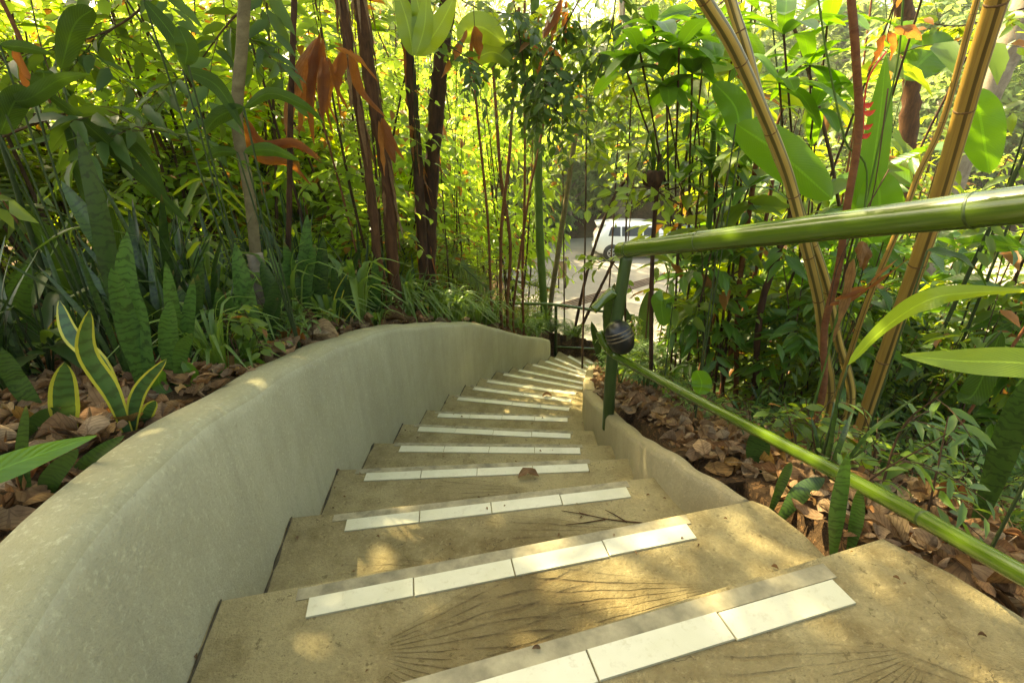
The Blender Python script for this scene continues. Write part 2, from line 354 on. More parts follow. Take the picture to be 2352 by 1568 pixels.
def unit(a): a = np.asarray(a, float); return a / (np.linalg.norm(a, axis=-1, keepdims=True) + 1e-9)
def crom(P, n=8):
    """smooth curve through points"""
    P = np.asarray(P, float)
    if len(P) == 2: return np.array([P[0] + (P[1] - P[0]) * i / n for i in range(n + 1)])
    Q = np.vstack([2 * P[0] - P[1], P, 2 * P[-1] - P[-2]]); out = []
    for i in range(1, len(Q) - 2):
        for j in range(n):
            t = j / n
            out.append(.5 * ((2 * Q[i]) + (-Q[i - 1] + Q[i + 1]) * t + (2 * Q[i - 1] - 5 * Q[i] + 4 * Q[i + 1] - Q[i + 2]) * t * t + (-Q[i - 1] + 3 * Q[i] - 3 * Q[i + 1] + Q[i + 2]) * t ** 3))
    out.append(P[-1]); return np.array(out)
def tube(mb, P, rad, seg=8, rough=0, cap=True, len_scale=1.0, ribs=0):
    P = np.asarray(P, float); n = len(P)
    rad = np.interp(np.linspace(0, 1, n), np.linspace(0, 1, len(np.atleast_1d(rad))), np.atleast_1d(rad))
    T = unit(np.gradient(P, axis=0)); h = np.array([0, 0, 1.]) if abs(T[0][2]) < .8 else np.array([1., 0, 0])
    U = unit(np.cross(T[0], h)); V = []; L = []; d = 0
    for i in range(n):
        U = unit(U - T[i] * np.dot(U, T[i])); W = np.cross(T[i], U)
        if i: d += np.linalg.norm(P[i] - P[i - 1])
        for j in range(seg):
            a = 2 * math.pi * j / seg; r = rad[i] * (1 + (rng.normal() * rough if rough else 0) + (ribs * math.sin(5 * a + .6 * math.sin(i)) if ribs else 0))
            V.append(P[i] + (U * math.cos(a) + W * math.sin(a)) * r); L.append((d * len_scale, abs(1 - 2 * j / seg), 0))
    F = [(i * seg + j, i * seg + (j + 1) % seg, (i + 1) * seg + (j + 1) % seg, (i + 1) * seg + j) for i in range(n - 1) for j in range(seg)]
    if cap:
        V += [P[0], P[-1]]; L += [(0, .5, 0), (d, .5, 0)]; a, b = n * seg, n * seg + 1
        F += [(a, (j + 1) % seg, j) for j in range(seg)] + [(b, (n - 1) * seg + j, (n - 1) * seg + (j + 1) % seg) for j in range(seg)]
    mb.add(V, F, L)
PROF = {'strap': lambda t: np.minimum(1, .38 + 1.5 * t) * np.clip(1 - t ** 5, 0, 1) ** .8,
        'lance': lambda t: np.sin(np.pi * np.clip(t, 0, 1) ** .75) ** .85,
        'ellip': lambda t: np.clip(1 - (2 * t - 1) ** 2, 0, 1) ** .55,
        'paddle': lambda t: np.clip(np.clip((t - .12) / .88, 0, 1) * 4.5, 0, 1) ** .7 * np.clip((1 - t) * 3.2, 0, 1) ** .6 + .02}
def blade(mb, P, W, side=None, prof='lance', fold=.25, n=9, wave=0, twist=0, rnd=None):
    """one leaf along a centre line P; W full width; fold lifts the margins"""
    P = crom(P, max(2, int(math.ceil(n / (len(P) - 1))))); n = len(P); t = np.linspace(0, 1, n)
    T = unit(np.gradient(P, axis=0))
    if side is None:
        side = np.cross(T[n // 2], [0, 0, 1.])
        if np.linalg.norm(side) < .3: a = rng.uniform(0, 6.28); side = np.array([math.cos(a), math.sin(a), 0])
    side = unit(side); w_ = PROF[prof](t) * W / 2 + .0006
    V = []; L = []; ph = rng.uniform(0, 6)
    for i in range(n):
        s = unit(side - T[i] * np.dot(side, T[i])); nn = np.cross(s, T[i])
        if twist: a = twist * t[i]; s, nn = s * math.cos(a) + nn * math.sin(a), nn * math.cos(a) - s * math.sin(a)
        if nn[2] < 0 and not twist: nn = -nn
        for k in (-1, -.55, 0, .55, 1):
            z = fold * abs(k) ** 1.3 * w_[i] + (wave * w_[i] * math.sin(t[i] * 17 + ph + k * 1.3) * abs(k) if wave else 0)
            V.append(P[i] + s * k * w_[i] + nn * z); L.append((t[i], k, 0))
    F = [(i * 5 + j, i * 5 + j + 1, (i + 1) * 5 + j + 1, (i + 1) * 5 + j) for i in range(n - 1) for j in range(4)]
    mb.add(V, F, L)
# leaf templates for mass foliage: x across, y along, z up
TPL_FULL = (np.array([(0, 0, 0), (-.30, .28, .07), (0, .26, 0), (.30, .28, .07), (-.27, .62, .03), (0, .60, -.03), (.27, .62, .03), (0, 1, -.16)]),
            np.array([(0, 2, 1), (0, 3, 2), (4, 5, 7), (5, 6, 7)]), np.array([(1, 2, 5, 4), (2, 3, 6, 5)]),
            np.array([(0, 0, 0), (.28, -1, 0), (.28, 0, 0), (.28, 1, 0), (.62, -1, 0), (.62, 0, 0), (.62, 1, 0), (1, 0, 0)]))
TPL_LO = (np.array([(0, 0, 0), (-.27, .45, .05), (0, .5, -.02), (.27, .45, .05), (0, 1, -.12)]),
          np.array([(0, 2, 1), (0, 3, 2), (1, 2, 4), (2, 3, 4)]), np.zeros((0, 4), int),
          np.array([(0, 0, 0), (.5, -1, 0), (.5, 0, 0), (.5, 1, 0), (1, 0, 0)]))
TPL_CURL = (np.array([(0, 0, 0), (-.30, .22, .16), (0, .25, .02), (.33, .30, .10), (-.36, .6, .22), (0, .6, .0), (.30, .66, .20), (.03, 1, .18)]),
            TPL_FULL[1], TPL_FULL[2], TPL_FULL[3])
def curl_tpl(cup, bend, lob, seed):
    q = np.random.default_rng(seed); V = []; L = []; nx, ny = 5, 6
    for j in range(ny):
        t = j / (ny - 1); w = (.5 * math.sin(math.pi * min(1, .06 + .92 * t) ** .85) + .02) * (1 + lob * math.sin(t * 9 + seed))
        for i in range(nx):
            k = -1 + 2 * i / (nx - 1); V.append((k * w * (1 - .35 * cup * abs(k)), t + q.normal(0, .012), cup * .30 * abs(k) ** 1.6 * w * 2 + bend * math.sin(math.pi * t) * .22 + q.normal(0, .022))); L.append((t, k, 0))
    F = np.array([(j * nx + i, j * nx + i + 1, (j + 1) * nx + i + 1, (j + 1) * nx + i) for j in range(ny - 1) for i in range(nx - 1)])
    return (np.array(V), np.zeros((0, 3), int), F, np.array(L))
CURLS = [curl_tpl(1.3, .8, .05, 1), curl_tpl(.6, -1.0, .12, 2), curl_tpl(2.0, .3, .0, 3), curl_tpl(-.9, 1.3, .1, 4), curl_tpl(1.0, -.5, .2, 5)]
def cloud(mb, Pos, Dir, Up, L, W, tpl=TPL_FULL):
    """many leaves at once: each sits at Pos, points along Dir, faces Up"""
    Pos = np.asarray(Pos); n = len(Pos)
    if n == 0: return
    D = unit(Dir); X = unit(np.cross(D, Up)); Z = np.cross(X, D)
    tv, t3, t4, tl = tpl; k = len(tv); L = np.broadcast_to(L, (n,)); W = np.broadcast_to(W, (n,))
    V = Pos[:, None] + X[:, None] * (tv[None, :, 0, None] * (W / .6)[:, None, None]) + (D[:, None] * tv[None, :, 1, None] + Z[:, None] * tv[None, :, 2, None]) * L[:, None, None]
    off = (np.arange(n) * k)[:, None, None]
    mb.addn(V.reshape(-1, 3), (t3[None] + off).reshape(-1, 3) if len(t3) else None, (t4[None] + off).reshape(-1, 4) if len(t4) else None, np.tile(tl, (n, 1)))
def sprays(mb, tw, starts, dirs, length, nl, LL, WW, droop=.35, tpl=TPL_FULL, jit=.35, twr=.002, flat=.25):
    """leafy twigs: a drooping line with leaves set alternately on both sides"""
    starts = np.asarray(starts, float); dirs = unit(dirs); m = len(starts)
    if m == 0: return
    length = np.broadcast_to(length, (m,)) * rng.uniform(.7, 1.25, m)
    t = (np.arange(nl) + .6) / nl
    P = starts[:, None] + dirs[:, None] * (length[:, None, None] * t[None, :, None])
    P[:, :, 2] -= droop * length[:, None] * t[None] ** 2
    tan = dirs[:, None] * np.ones((1, nl, 1)); tan = tan.copy(); tan[:, :, 2] -= 2 * droop * t[None]
    tan = unit(tan); side = unit(np.cross(tan, np.array([0, 0, 1.]) + rng.normal(0, flat, (m, 1, 3))))
    sg = np.where(np.arange(nl) % 2 == 0, 1., -1.)[None, :, None]
    D = unit(side * sg * .9 + tan * .75 + rng.normal(0, jit * .5, (m, nl, 3)) + np.array([0, 0, -.25]))
    Up = unit(np.cross(side, tan) * np.sign(np.cross(side, tan)[:, :, 2:3] + 1e-6) + rng.normal(0, jit, (m, nl, 3)))
    sc = rng.uniform(.65, 1.2, (m, nl)) * (1 - .3 * t[None] ** 3)
    cloud(mb, P.reshape(-1, 3), D.reshape(-1, 3), Up.reshape(-1, 3), (sc * LL).ravel(), (sc * WW).ravel(), tpl)
    if tw is not None:
        for i in range(m):
            q = starts[i][None] + dirs[i][None] * (length[i] * np.array([0, .33, .66, 1]))[:, None]; q[:, 2] -= droop * length[i] * np.array([0, .33, .66, 1]) ** 2
            tube(tw, q, [twr, twr * .5], 3, cap=False)

# ---------------------------------------------------------------- the stair's plan
U_ = .23; RISE = .1915
Lp = {1: (-.585, .33), 2: (-.663, .75), 3: (-.727, 1.195), 4: (-.76, 1.667), 5: (-.745, 2.116), 6: (-.706, 2.575), 7: (-.64, 3.035), 8: (-.552, 3.57), 9: (-.463, 4.06),
      10: (-.351, 4.549), 11: (-.196, 5.048), 12: (0, 5.52), 13: (.207, 6.012), 14: (.411, 6.48), 15: (.603, 6.97)}
Rp = {1: (.70, .685), 2: (.66, 1.0), 3: (.431, 1.322), 4: (.493, 1.674), 5: (.484, 2.026), 6: (.466, 2.43), 7: (.477, 2.868), 8: (.544, 3.306), 9: (.612, 3.732),
      10: (.687, 4.177), 11: (.77, 4.611), 12: (.853, 5.055), 13: (.942, 5.53), 14: (1.043, 5.985), 15: (1.137, 6.42), 16: (1.237, 6.85), 17: (1.43, 7.384)}
STRIP = {1: (.109, .438, .556, .549), 2: (-.456, .698, .434, .872), 3: (-.536, 1.126, .372, 1.231), 4: (-.628, 1.586, .3, 1.597), 5: (-.598, 2.03, .322, 1.961), 6: (-.598, 2.484, .324, 2.354),
         7: (-.551, 2.932, .364, 2.815), 8: (-.475, 3.474, .429, 3.25), 9: (-.387, 3.972, .501, 3.688), 10: (-.283, 4.45, .602, 4.124), 11: (-.122, 4.946, .734, 4.557),
         12: (.061, 5.396, .83, 5.004), 13: (.262, 5.903, .92, 5.497), 14: (.47, 6.385, .997, 5.929), 15: (.649, 6.858, 1.087, 6.359), 16: (.918, 7.305, 1.207, 6.827), 17: (1.247, 7.515, 1.369, 7.34)}
Lp[16] = tuple(atz(1283, 806, -RISE * 15)[:2]); Lp[17] = tuple(atz(1341, 817, -RISE * 16)[:2])
Lp[0] = (-.45, -.08); Rp[0] = (.93, .30); Lp[-1] = (-.25, -.5); Rp[-1] = (1.1, -.15); Lp[-2] = (0, -.95); Rp[-2] = (1.3, -.6)
Lp[18] = (1.95, 8.1); Rp[18] = (1.75, 7.55); Lp[19] = (2.35, 8.0); Rp[19] = (2.1, 7.45); Lp[20] = (2.8, 7.8); Rp[20] = (2.45, 7.2)
zt = lambda k: -RISE * (k - 1)
WTOP = {-2: .24, -1: .23, 0: .22, 1: .21, 2: .20, 3: .09, 4: -.04, 5: -.16, 6: -.30, 7: -.48, 8: -.68, 9: -.89, 10: -1.09, 11: -1.35, 12: -1.63, 13: -1.90, 14: -2.14, 15: -2.40}
CTOP = {3: -.29, 4: -.46, 5: -.625, 6: -.77, 7: -.95, 8: -1.16, 9: -1.36, 10: -1.57, 11: -1.77, 12: -1.98, 13: -2.19, 14: -2.39, 15: -2.59, 16: -2.79, 17: -2.98}

# steps, each with its tiles
stair = thing('staircase', 'curving concrete garden staircase with cream tile strips on its treads', 'staircase', (0, 1, -.2))
stair_base = np.array([0, 1, -.2])
def prism(mb, poly, z1, z0, bev=.008):
    poly = np.array(poly, float); n = len(poly)
    c = poly.mean(0); inn = poly + unit(c - poly) * bev * 1.3
    V = [(x, y, z1) for x, y in inn] + [(x, y, z1 - bev * .35) for x, y in (poly + (inn - poly) * .35)] + [(x, y, z1 - bev) for x, y in poly] + [(x, y, z0) for x, y in poly]
    F = [(i + a * n, (i + 1) % n + a * n, (i + 1) % n + (a + 1) * n, i + (a + 1) * n) for a in range(3) for i in range(n)]
    k = len(V); V.append((c[0], c[1], z1)); F += [(k, (i + 1) % n, i) for i in range(n)]
    mb.add(V, F)
for k in range(-1, 21):
    a0, a1 = np.array(Lp[k - 1]), np.array(Rp[k - 1]); b0, b1 = np.array(Lp[k]), np.array(Rp[k])
    ax = unit(a1 - a0); bx = unit(b1 - b0)
    ex = .06 if k <= 15 else .0
    back = unit(a0 - b0) * .03 if k < 18 else np.zeros(2)
    rx = .05 if 3 <= k <= 17 else 0
    ra = a1 + ax * (.05 if 3 < k <= 17 else 0)
    if k == 3: ra = a1
    if k == 1: pol = [a0 - ax * ex + back, np.array((.80, .36)) , np.array((.815, .50)), np.array((.765, .60)), b1, (b0 + b1) / 2 + (.0, .004), b0 - bx * ex]
    elif k == 2: pol = [a0 - ax * ex + back, a1 + back, np.array((.715, .80)), np.array((.70, .88)), np.array((.66, .975)), np.array((.63, 1.0)), (b0 + b1) / 2 + (0, -.004), b0 - bx * ex]
    else:
        jig = rng.normal(0, .004, (3, 2)); q = [b1 + bx * rx] + [b1 + (b0 - b1) * f + jig[i] for i, f in enumerate((.25, .5, .75))] + [b0 - bx * ex]
        pol = [a0 - ax * ex + back, ra + back * .6] + q
    st = MB(); 
    pol = [np.array(p) for p in pol]
    prism(st, pol, zt(k), zt(k) - .5)
    so = st.obj('step', {1: 'step1', 2: 'step2', 3: 'step3', 4: 'step4', 5: 'step4'}.get(k, 'step'), stair, smooth=False, loc=None)
    so.data.transform(Matrix.Translation(-Vector(stair_base)))
    if 1 < k <= 15:
        jb = MB(); m_ = 14; pp = [a0 + (b0 - a0) * f + (bx * .003) for f in np.linspace(0.0, 1, m_)]
        tube(jb, [(p[0], p[1], zt(k) + .001) for p in pp], np.abs(rng.normal(.002, .002, m_)) + .0008, 5); part0 = jb.obj('dirty_joint', 'grime', so, False); part0.data.transform(Matrix.Translation(-Vector(stair_base)))
    if k in STRIP or k in (18, 19):
        if k in STRIP: x0, y0, x1, y1 = STRIP[k]
        else:
            p = b0 + (b1 - b0) * .2 + unit(a0 - b0) * .12; q = b0 + (b1 - b0) * .85 + unit(a0 - b0) * .1; x0, y0, x1, y1 = *p, *q
        A = np.array((x0, y0)); B = np.array((x1, y1)); d = unit(B - A); nrm = np.array((-d[1], d[0])); Wd = .0485
        if k == 1: A = B - d * .92
        Ln = np.linalg.norm(B - A); nt_ = max(1, round(Ln / .23)); tl = Ln / nt_
        # grey cement band between tile and edge
        nb = MB(); e0 = A - d * (.02 + .03 * rng.random()); e1 = B + d * .012
        bw = .030 if k < 12 else .022
        z = zt(k) + .002
        pl = [e0 + nrm * Wd, e1 + nrm * Wd, e1 + nrm * (Wd + bw), e0 + nrm * (Wd + bw)]
        V = [(*p, z) for p in pl] + [(*p, z - .004) for p in pl]
        nb.add(V, [(0, 1, 2, 3), (0, 4, 5, 1), (1, 5, 6, 2), (2, 6, 7, 3), (3, 7, 4, 0)])
        bo = nb.obj('cement_band', 'nosing', so, False); bo.data.transform(Matrix.Translation(-Vector(stair_base)))
        for i in range(nt_):
            g = .0014; jj = rng.normal(0, .0012); s0 = A + d * (i * tl + g) + nrm * jj; s1 = A + d * ((i + 1) * tl - g) + nrm * jj
            tb = MB(); prism(tb, [s0, s1, s1 + nrm * (Wd - .001), s0 + nrm * (Wd - .001)], zt(k) + .0045, zt(k) - .004, .0012)
            to = tb.obj('tile', 'tile', so, False); to.data.transform(Matrix.Translation(-Vector(stair_base)))
stair.location = tuple(stair_base)

def poly2(d, keys): return np.array([d[k] for k in keys])
def offset_curve(P, n=8):
    Q = crom(P, n); T = unit(np.gradient(Q, axis=0)); return Q, np.stack([-T[:, 1], T[:, 0]], 1)
def loft(name, P2, top, bot, prof_fn, mat, parent, sgn):
    """wall: section swept along the plan curve; sgn +1 = thickness to the left of travel"""
    Q, Nn = offset_curve(P2, 8); n = len(Q)
    tz = crom(np.stack([top, bot, bot], 1), 8); mb = MB(); rows = []
    ph = rng.uniform(0, 6, 4)
    for i in range(n):
        tp, bt = tz[i][0], tz[i][1]; wob = .004 * math.sin(i * .3 + ph[0]) + .002 * math.sin(i * .8 + ph[1])
        sec = prof_fn(tp + wob, bt, i / (n - 1))
        rows.append([(*(Q[i] + Nn[i] * sgn * (o + .003 * math.sin(i * .9 + z * 9))), z) for o, z in sec])
    m = len(rows[0]); V = [p for r_ in rows for p in r_]
    F = [(i * m + j, i * m + j + 1, (i + 1) * m + j + 1, (i + 1) * m + j) for i in range(n - 1) for j in range(m - 1)]
    c0 = len(V); V += [tuple(np.mean(rows[0], 0)), tuple(np.mean(rows[-1], 0))]
    F += [(c0, j + 1, j) for j in range(m - 1)] + [(c0 + 1, (n - 1) * m + j, (n - 1) * m + j + 1) for j in range(m - 1)]
    mb.add(V, F); return mb
kL = list(range(-2, 16))
LP2 = poly2(Lp, kL)
def secL(tp, bt, f):
    th = .145 + .03 * f
    return [(0, bt)] + [(0 - .0 * z, bt + (tp - .05 - bt) * z) for z in (.3, .6, .85)] + [(.0, tp - .05), (.006, tp - .022), (.02, tp - .008), (.035, tp), (th * .5, tp + .003), (th - .03, tp - .002), (th - .01, tp - .02), (th, tp - .05), (th, bt)]
wall = thing('retaining_wall', 'low rendered concrete wall curving down the left side of the stairs', 'wall', (-.7, 1.2, -.4))
wm = loft('wall', LP2, [WTOP[k] for k in kL], [zt(k) - .6 for k in kL], secL, 'wall', None, 1)
tag(wm.obj('wall_body', 'wall', wall), None); wall.children[0].data.transform(Matrix.Translation(-wall.location))
cpts = [(.60, 1.005), (.515, 1.17)] + [(.466, 1.37), (.476, 1.69)] + [Rp[k] for k in range(5, 18)]
ctop = [-.197, -.235] + [CTOP[k] for k in range(3, 18)]
def secR(tp, bt, f):
    th = .05 + .05 * min(1, f * 3)
    return [(0, bt), (0, bt + (tp - bt) * .6), (.002, tp - .03), (.008, tp - .010), (.018, tp), (th - .02, tp - .004), (th - .004, tp - .02), (th + .01, tp - .08), (th + .02, bt)]
cm = loft('curb', np.array(cpts), ctop, [z - .7 for z in ctop], secR, 'curb', None, -1)
tag(cm.obj('planter_curb', 'curb', None, loc=(.5, 2.4, -.9)), 'low curved concrete curb holding back the litter bank right of the stairs', 'curb')

# ---------------------------------------------------------------- terrain
Lline = np.vstack([[(.6, -3)], poly2(Lp, range(-2, 21))]); Rline = np.vstack([[(2.2, -3)], [(1.3, -.6), (1.1, -.15), (.93, .2), (.83, .45), (.76, .64), (.72, .8), (.68, .98)], [(.58, 1.15)], poly2(Rp, range(3, 21))])
def sdist(X, Y, line):
    best = np.full(X.shape, 1e9); sg = np.zeros(X.shape)
    for (x0, y0), (x1, y1) in zip(line[:-1], line[1:]):
        dx, dy = x1 - x0, y1 - y0; t = np.clip(((X - x0) * dx + (Y - y0) * dy) / (dx * dx + dy * dy), 0, 1)
        ex, ey = X - x0 - t * dx, Y - y0 - t * dy; d = np.hypot(ex, ey); m = d < best
        best = np.where(m, d, best); sg = np.where(m, np.sign(dx * ey - dy * ex), sg)
    return best * sg                                  # + = left of travel
PARK = [(-1, 13, -4.6), (.5, 12, -4.95), (1.4, 11.2, -5), (3, 12, -5), (4.2, 9.7, -5), (8.4, 8, -5), (6.5, 8.4, -4.9), (11, 9, -5), (14, 8, -5), (6, 18, -5), (12, 15, -5), (0, 20, -5), (3, 24, -5), (10, 24, -5), (20, 14, -5), (18, 24, -5), (26, 8, -5),
        (0, 30, -3.6), (8, 33, -3), (18, 32, -3), (30, 20, -3), (34, 6, -3), (-12, 25, -3.8), (-6, 19, -4.5), (0, 60, 2), (30, 50, 2), (55, 20, 2), (-40, 50, 1)]
ctlL = np.array([(*(np.array(Lp[k]) + off), WTOP[k] - .035) for k, off in [(k, np.array((-.18, .03)) if k > 2 else np.array((-.17, .06))) for k in range(-2, 16)]] +
    [(-1.4, .8, .16), (-1.4, 2, -.05), (-1.6, 3.2, -.35), (-2.8, 1.5, .05), (-3, 3, -.35), (-2.2, 4.8, -.75), (-4.5, 4.5, -.6), (-5, 2, 0), (-1.4, 5, -1.15), (-1.2, 6.5, -1.9), (-3, 7.5, -1.8), (-6, 7, -1.2),
     (-.4, 7.5, -2.6), (.2, 8.6, -3.3), (-2, 10, -3.2), (-5, 12, -3.0), (-10, 9, -1.6), (-12, 3, 0), (-8, -2, .4), (-2, -2, .25), (-1.0, .4, .17), (-1.1, -.2, .2), (-20, 12, -2), (-25, 0, 0), (-10, 16, -3.8), (1.2, 9.3, -3.9)] + PARK)
ctlR = np.array([(.98, .2, -.10), (.93, .50, -.11), (.85, .70, -.11), (.80, .86, -.16), (.78, .97, -.18), (.72, 1.08, -.24), (.72, 1.3, -.32), (.68, 1.7, -.47), (.64, 2.1, -.64), (.66, 2.5, -.77)] +
    [(Rp[k][0] + .16, Rp[k][1], CTOP[k] - .04) for k in range(7, 18)] +
    [(1.3, .5, -.32), (1.1, .8, -.28), (1.25, 1.1, -.42), (1.15, 1.6, -.58), (1.1, 2.2, -.78), (1.9, .4, -.6), (1.8, 1.3, -.78), (1.6, 1.9, -.85), (1.5, 2.6, -1.1), (2.3, 1.9, -1.15), (2.7, 1.0, -1.25), (2.3, 2.8, -1.55), (3.2, 2.2, -1.95), (1.7, 3.6, -1.6),
     (2.6, 3.8, -2.25), (1.9, 4.8, -2.25), (3.6, 3.4, -2.7), (2.7, 5.2, -3.0), (4.4, 2.2, -2.7), (4.2, 4.4, -3.5), (2.3, 6.4, -3.1), (3.2, 6.8, -3.8), (5.4, 5.4, -4.5), (4.2, 7, -4.6), (2.6, 8.6, -4.3), (6.4, 3.6, -4.5), (8, 5, -4.95), (9, 2, -4.9), (8, -2, -3), (3, -1, -.5), (12, -4, -4)] + PARK)
def idw(X, Y, ctl, p=2.9):
    num = np.zeros(X.shape); den = np.zeros(X.shape)
    for x, y, z in ctl:
        wgt = 1 / (np.hypot(X - x, Y - y) + .05) ** p; num += wgt * z; den += wgt
    return num / den
YARD = crom(np.array([(.9, 12.2), (1.6, 10.9), (3, 10.2), (4.2, 9.2), (6.2, 8.3), (8.6, 7.2), (12, 5.2), (17, 4), (26, 4), (31, 12), (27, 24), (16, 27), (8, 27.5), (3, 25.5), (1.2, 23.4), (-.4, 21), (-.3, 16), (.9, 12.2)]), 6)[:-1]
def in_yard(X, Y):
    ins = np.zeros(X.shape, bool); n = len(YARD)
    for i in range(n):
        (x0, y0), (x1, y1) = YARD[i], YARD[(i + 1) % n]
        c = ((y0 > Y) != (y1 > Y)) & (X < (x1 - x0) * (Y - y0) / (y1 - y0 + 1e-12) + x0); ins ^= c
    return ins
def ground(x, y, sink=True):
    X = np.atleast_1d(np.asarray(x, float)); Y = np.atleast_1d(np.asarray(y, float))
    dl = sdist(X, Y, Lline); dr = sdist(X, Y, Rline)
    zl = idw(X, Y, ctlL); zr = idw(X, Y, ctlR)
    away = (X > 2.3) | (Y > 8.0)
    left = (dl > 0) & ~away; right = (dr < 0) | ((X > 2.3) & (Y < 8)); ins = ~left & ~right & ~away
    bl = np.clip((X - .6 - .3 * (Y - 8)) / 2.2 + .2, 0, 1); zb = zl * (1 - bl) + zr * bl
    z = np.where(left, zl, zr); by = np.clip((Y - 7.0) / 1.6, 0, 1); z = z * (1 - by) + zb * by
    z = z + .012 * np.sin(X * 5.1 + Y * 3.3) * np.sin(Y * 6.1 - X * 2.2)
    iy = in_yard(X, Y); z = np.where(iy, np.minimum(z, -5.03), z); z = np.where(~iy & (Y > 7), np.maximum(z, -4.99), z)
    if sink:
        zz = np.interp(Y, [Lp[k][1] * .5 + Rp[k][1] * .5 for k in range(-2, 18)], [zt(k) for k in range(-2, 18)]) - .42
        cut = (ins | ((dl > 0) & (dl < .10) & ~away) | ((dr < 0) & (dr > np.where(Y < 1.15, -.012, -.07)))) & (Y < 8.0) & (X < 2.3) & (Y > -1)
        z = np.where(cut, np.minimum(z, zz), z)
    return z if np.ndim(x) else float(z[0])
def axis(lo, hi, c0, c1, st, far):
    a = list(np.arange(c0, c1, st)); s = st; x = c1
    while x < hi: a.append(x); s = min(s * 1.12, far); x += s
    a.append(hi); s = st; x = c0; b = []
    while x > lo:
        s = min(s * 1.12, far); x -= s; b.append(x)
    b.append(lo); return np.array(b[::-1] + a)
gx = axis(-300, 300, -2.6, 3.2, .07, 12); gy = axis(-60, 400, -.6, 8.2, .07, 12)
GX, GY = np.meshgrid(gx, gy); GZ = ground(GX.ravel(), GY.ravel()); nx, ny = len(gx), len(gy)
gm = MB(); i_, j_ = np.meshgrid(np.arange(nx - 1), np.arange(ny - 1)); b_ = (j_ * nx + i_).ravel()
gm.addn(np.stack([GX.ravel(), GY.ravel(), GZ], 1), None, np.stack([b_, b_ + 1, b_ + nx + 1, b_ + nx], 1), np.zeros((nx * ny, 3)))
tag(gm.obj('ground', 'soil'), kind='structure')
# parking yard
pm = MB(); pc = [(.9, 12.2), (1.6, 10.9), (3, 10.2), (4.2, 9.2), (6.2, 8.3), (8.6, 7.2), (12, 5.2), (17, 4), (26, 4), (31, 12), (27, 24), (16, 27), (8, 27.5), (3, 25.5), (1.2, 23.4), (-.4, 21), (-.3, 16)]
pcs = YARD; cc = pcs.mean(0); ring = []
V = [(cc[0], cc[1], -4.93)]; F = []
for q, f in enumerate((.5, .8, 1.0)):
    for p in pcs: V.append((*(cc + (p - cc) * f), -4.93 if f < 1 else -4.93))
n = len(pcs); F += [(0, 1 + i, 1 + (i + 1) % n) for i in range(n)]
for q in range(2): F += [(1 + q * n + i, 1 + (q + 1) * n + i, 1 + (q + 1) * n + (i + 1) % n, 1 + q * n + (i + 1) % n) for i in range(n)]
for i in range(n): V.append((*pcs[i], -5.4))
F += [(1 + 2 * n + i, 1 + 3 * n + i, 1 + 3 * n + (i + 1) % n, 1 + 2 * n + (i + 1) % n) for i in range(n)]
pm.add(V, F); tag(pm.obj('parking_yard', 'paving', smooth=False), kind='structure')

def gp(u, v, zmin=-6):
    """where the sight line through photo point (u, v) meets the ground"""
    d = ray(u, v); o = np.array([0, 0, CAM_H]); s = np.concatenate([np.arange(.3, 8, .02), np.arange(8, 60, .2)])
    P = o + d * s[:, None]; z = ground(P[:, 0], P[:, 1], False); k = np.argmax(P[:, 2] < z)
    return np.array([P[k, 0], P[k, 1], z[k]])

# ---------------------------------------------------------------- bamboo handrails, lamp
def part(mb, name, mat, root, smooth=True):
    o = mb.obj(name, mat, root, smooth); o.data.transform(Matrix.Translation(-Vector(root.location))); return o
def pole(name, mat, root, P, rad, nodes=(), seg=18, nodemat=None, bulge=.05, as_obj=True):
    P = crom(P, 14); mb = MB(); n = len(P); t = np.linspace(0, 1, n); r_ = np.interp(t, np.linspace(0, 1, len(rad)), rad)
    for q in nodes: r_ = r_ * (1 + bulge * np.exp(-((t - q) / .008) ** 2))
    tube(mb, P, r_, seg, rough=.006)
    for q in nodes:
        i_ = int(q * (n - 1)); d_ = unit(P[min(i_ + 1, n - 1)] - P[i_]); c_ = P[i_] + (P[min(i_ + 1, n - 1)] - P[i_]) * (q * (n - 1) - i_); nd = MB(); rr_ = float(np.interp(q, t, r_)) * 1.035
        tube(nd, [c_ - d_ * .0035, c_ - d_ * .0012, c_ + d_ * .0012, c_ + d_ * .0035], [rr_ * .97, rr_, rr_, rr_ * .97], seg, cap=False); part(nd, 'node', 'shaded_post_node_green', root)
    return part(mb, name, mat, root) if as_obj else mb
b0 = at(1398, 940, 2.19); pt_top = at(1440, 585, 2.2)
hr = thing('bamboo_handrail', 'thick green painted bamboo handrail with a post rising from the curb beside the lamp', 'handrail', tuple(b0))
pole('post', 'shaded_post_node_green', hr, [b0 - [0, 0, .12], b0, at(1404, 850, 2.18), at(1417, 730, 2.19), pt_top + [0, 0, .0]], [.030, .030, .029, .029, .028], (.45,))
ra = at(1426, 575, 2.22); rb = at(2352, 470, .93); rc = rb + (rb - ra) * .35
rl = [ra, ra + (rb - ra) * .12, ra + (rb - ra) * .5, rb, rc]
pole('top_rail', 'paint_green', hr, rl, [.036, .036, .037, .036, .036], (.13, .155, .43, .72), 24)
em = MB(); dv = unit(rb - ra); tube(em, [ra - dv * .003, ra + dv * .02], [.030, .030], 20); part(em, 'hollow_end', MT.setdefault('hollow', plain('dark hollow bamboo end', (.02, .018, .01), .9)), hr)
la = at(1378, 765, 2.10); lb = at(1422, 822, 2.09); lc = at(1640, 938, 1.45); ld = at(2000, 1126, .80); le = at(2352, 1322, .50); lf = le + (le - ld) * .6
pole('lower_rail', 'paint_green', hr, [at(1376, 762, 2.14), at(1392, 795, 2.12), lb, lb + (lc - lb) * .5, lc, ld, le, lf], [.019, .019, .019, .0185, .018, .0165, .0155, .015], (.20, .5, .76), 20)
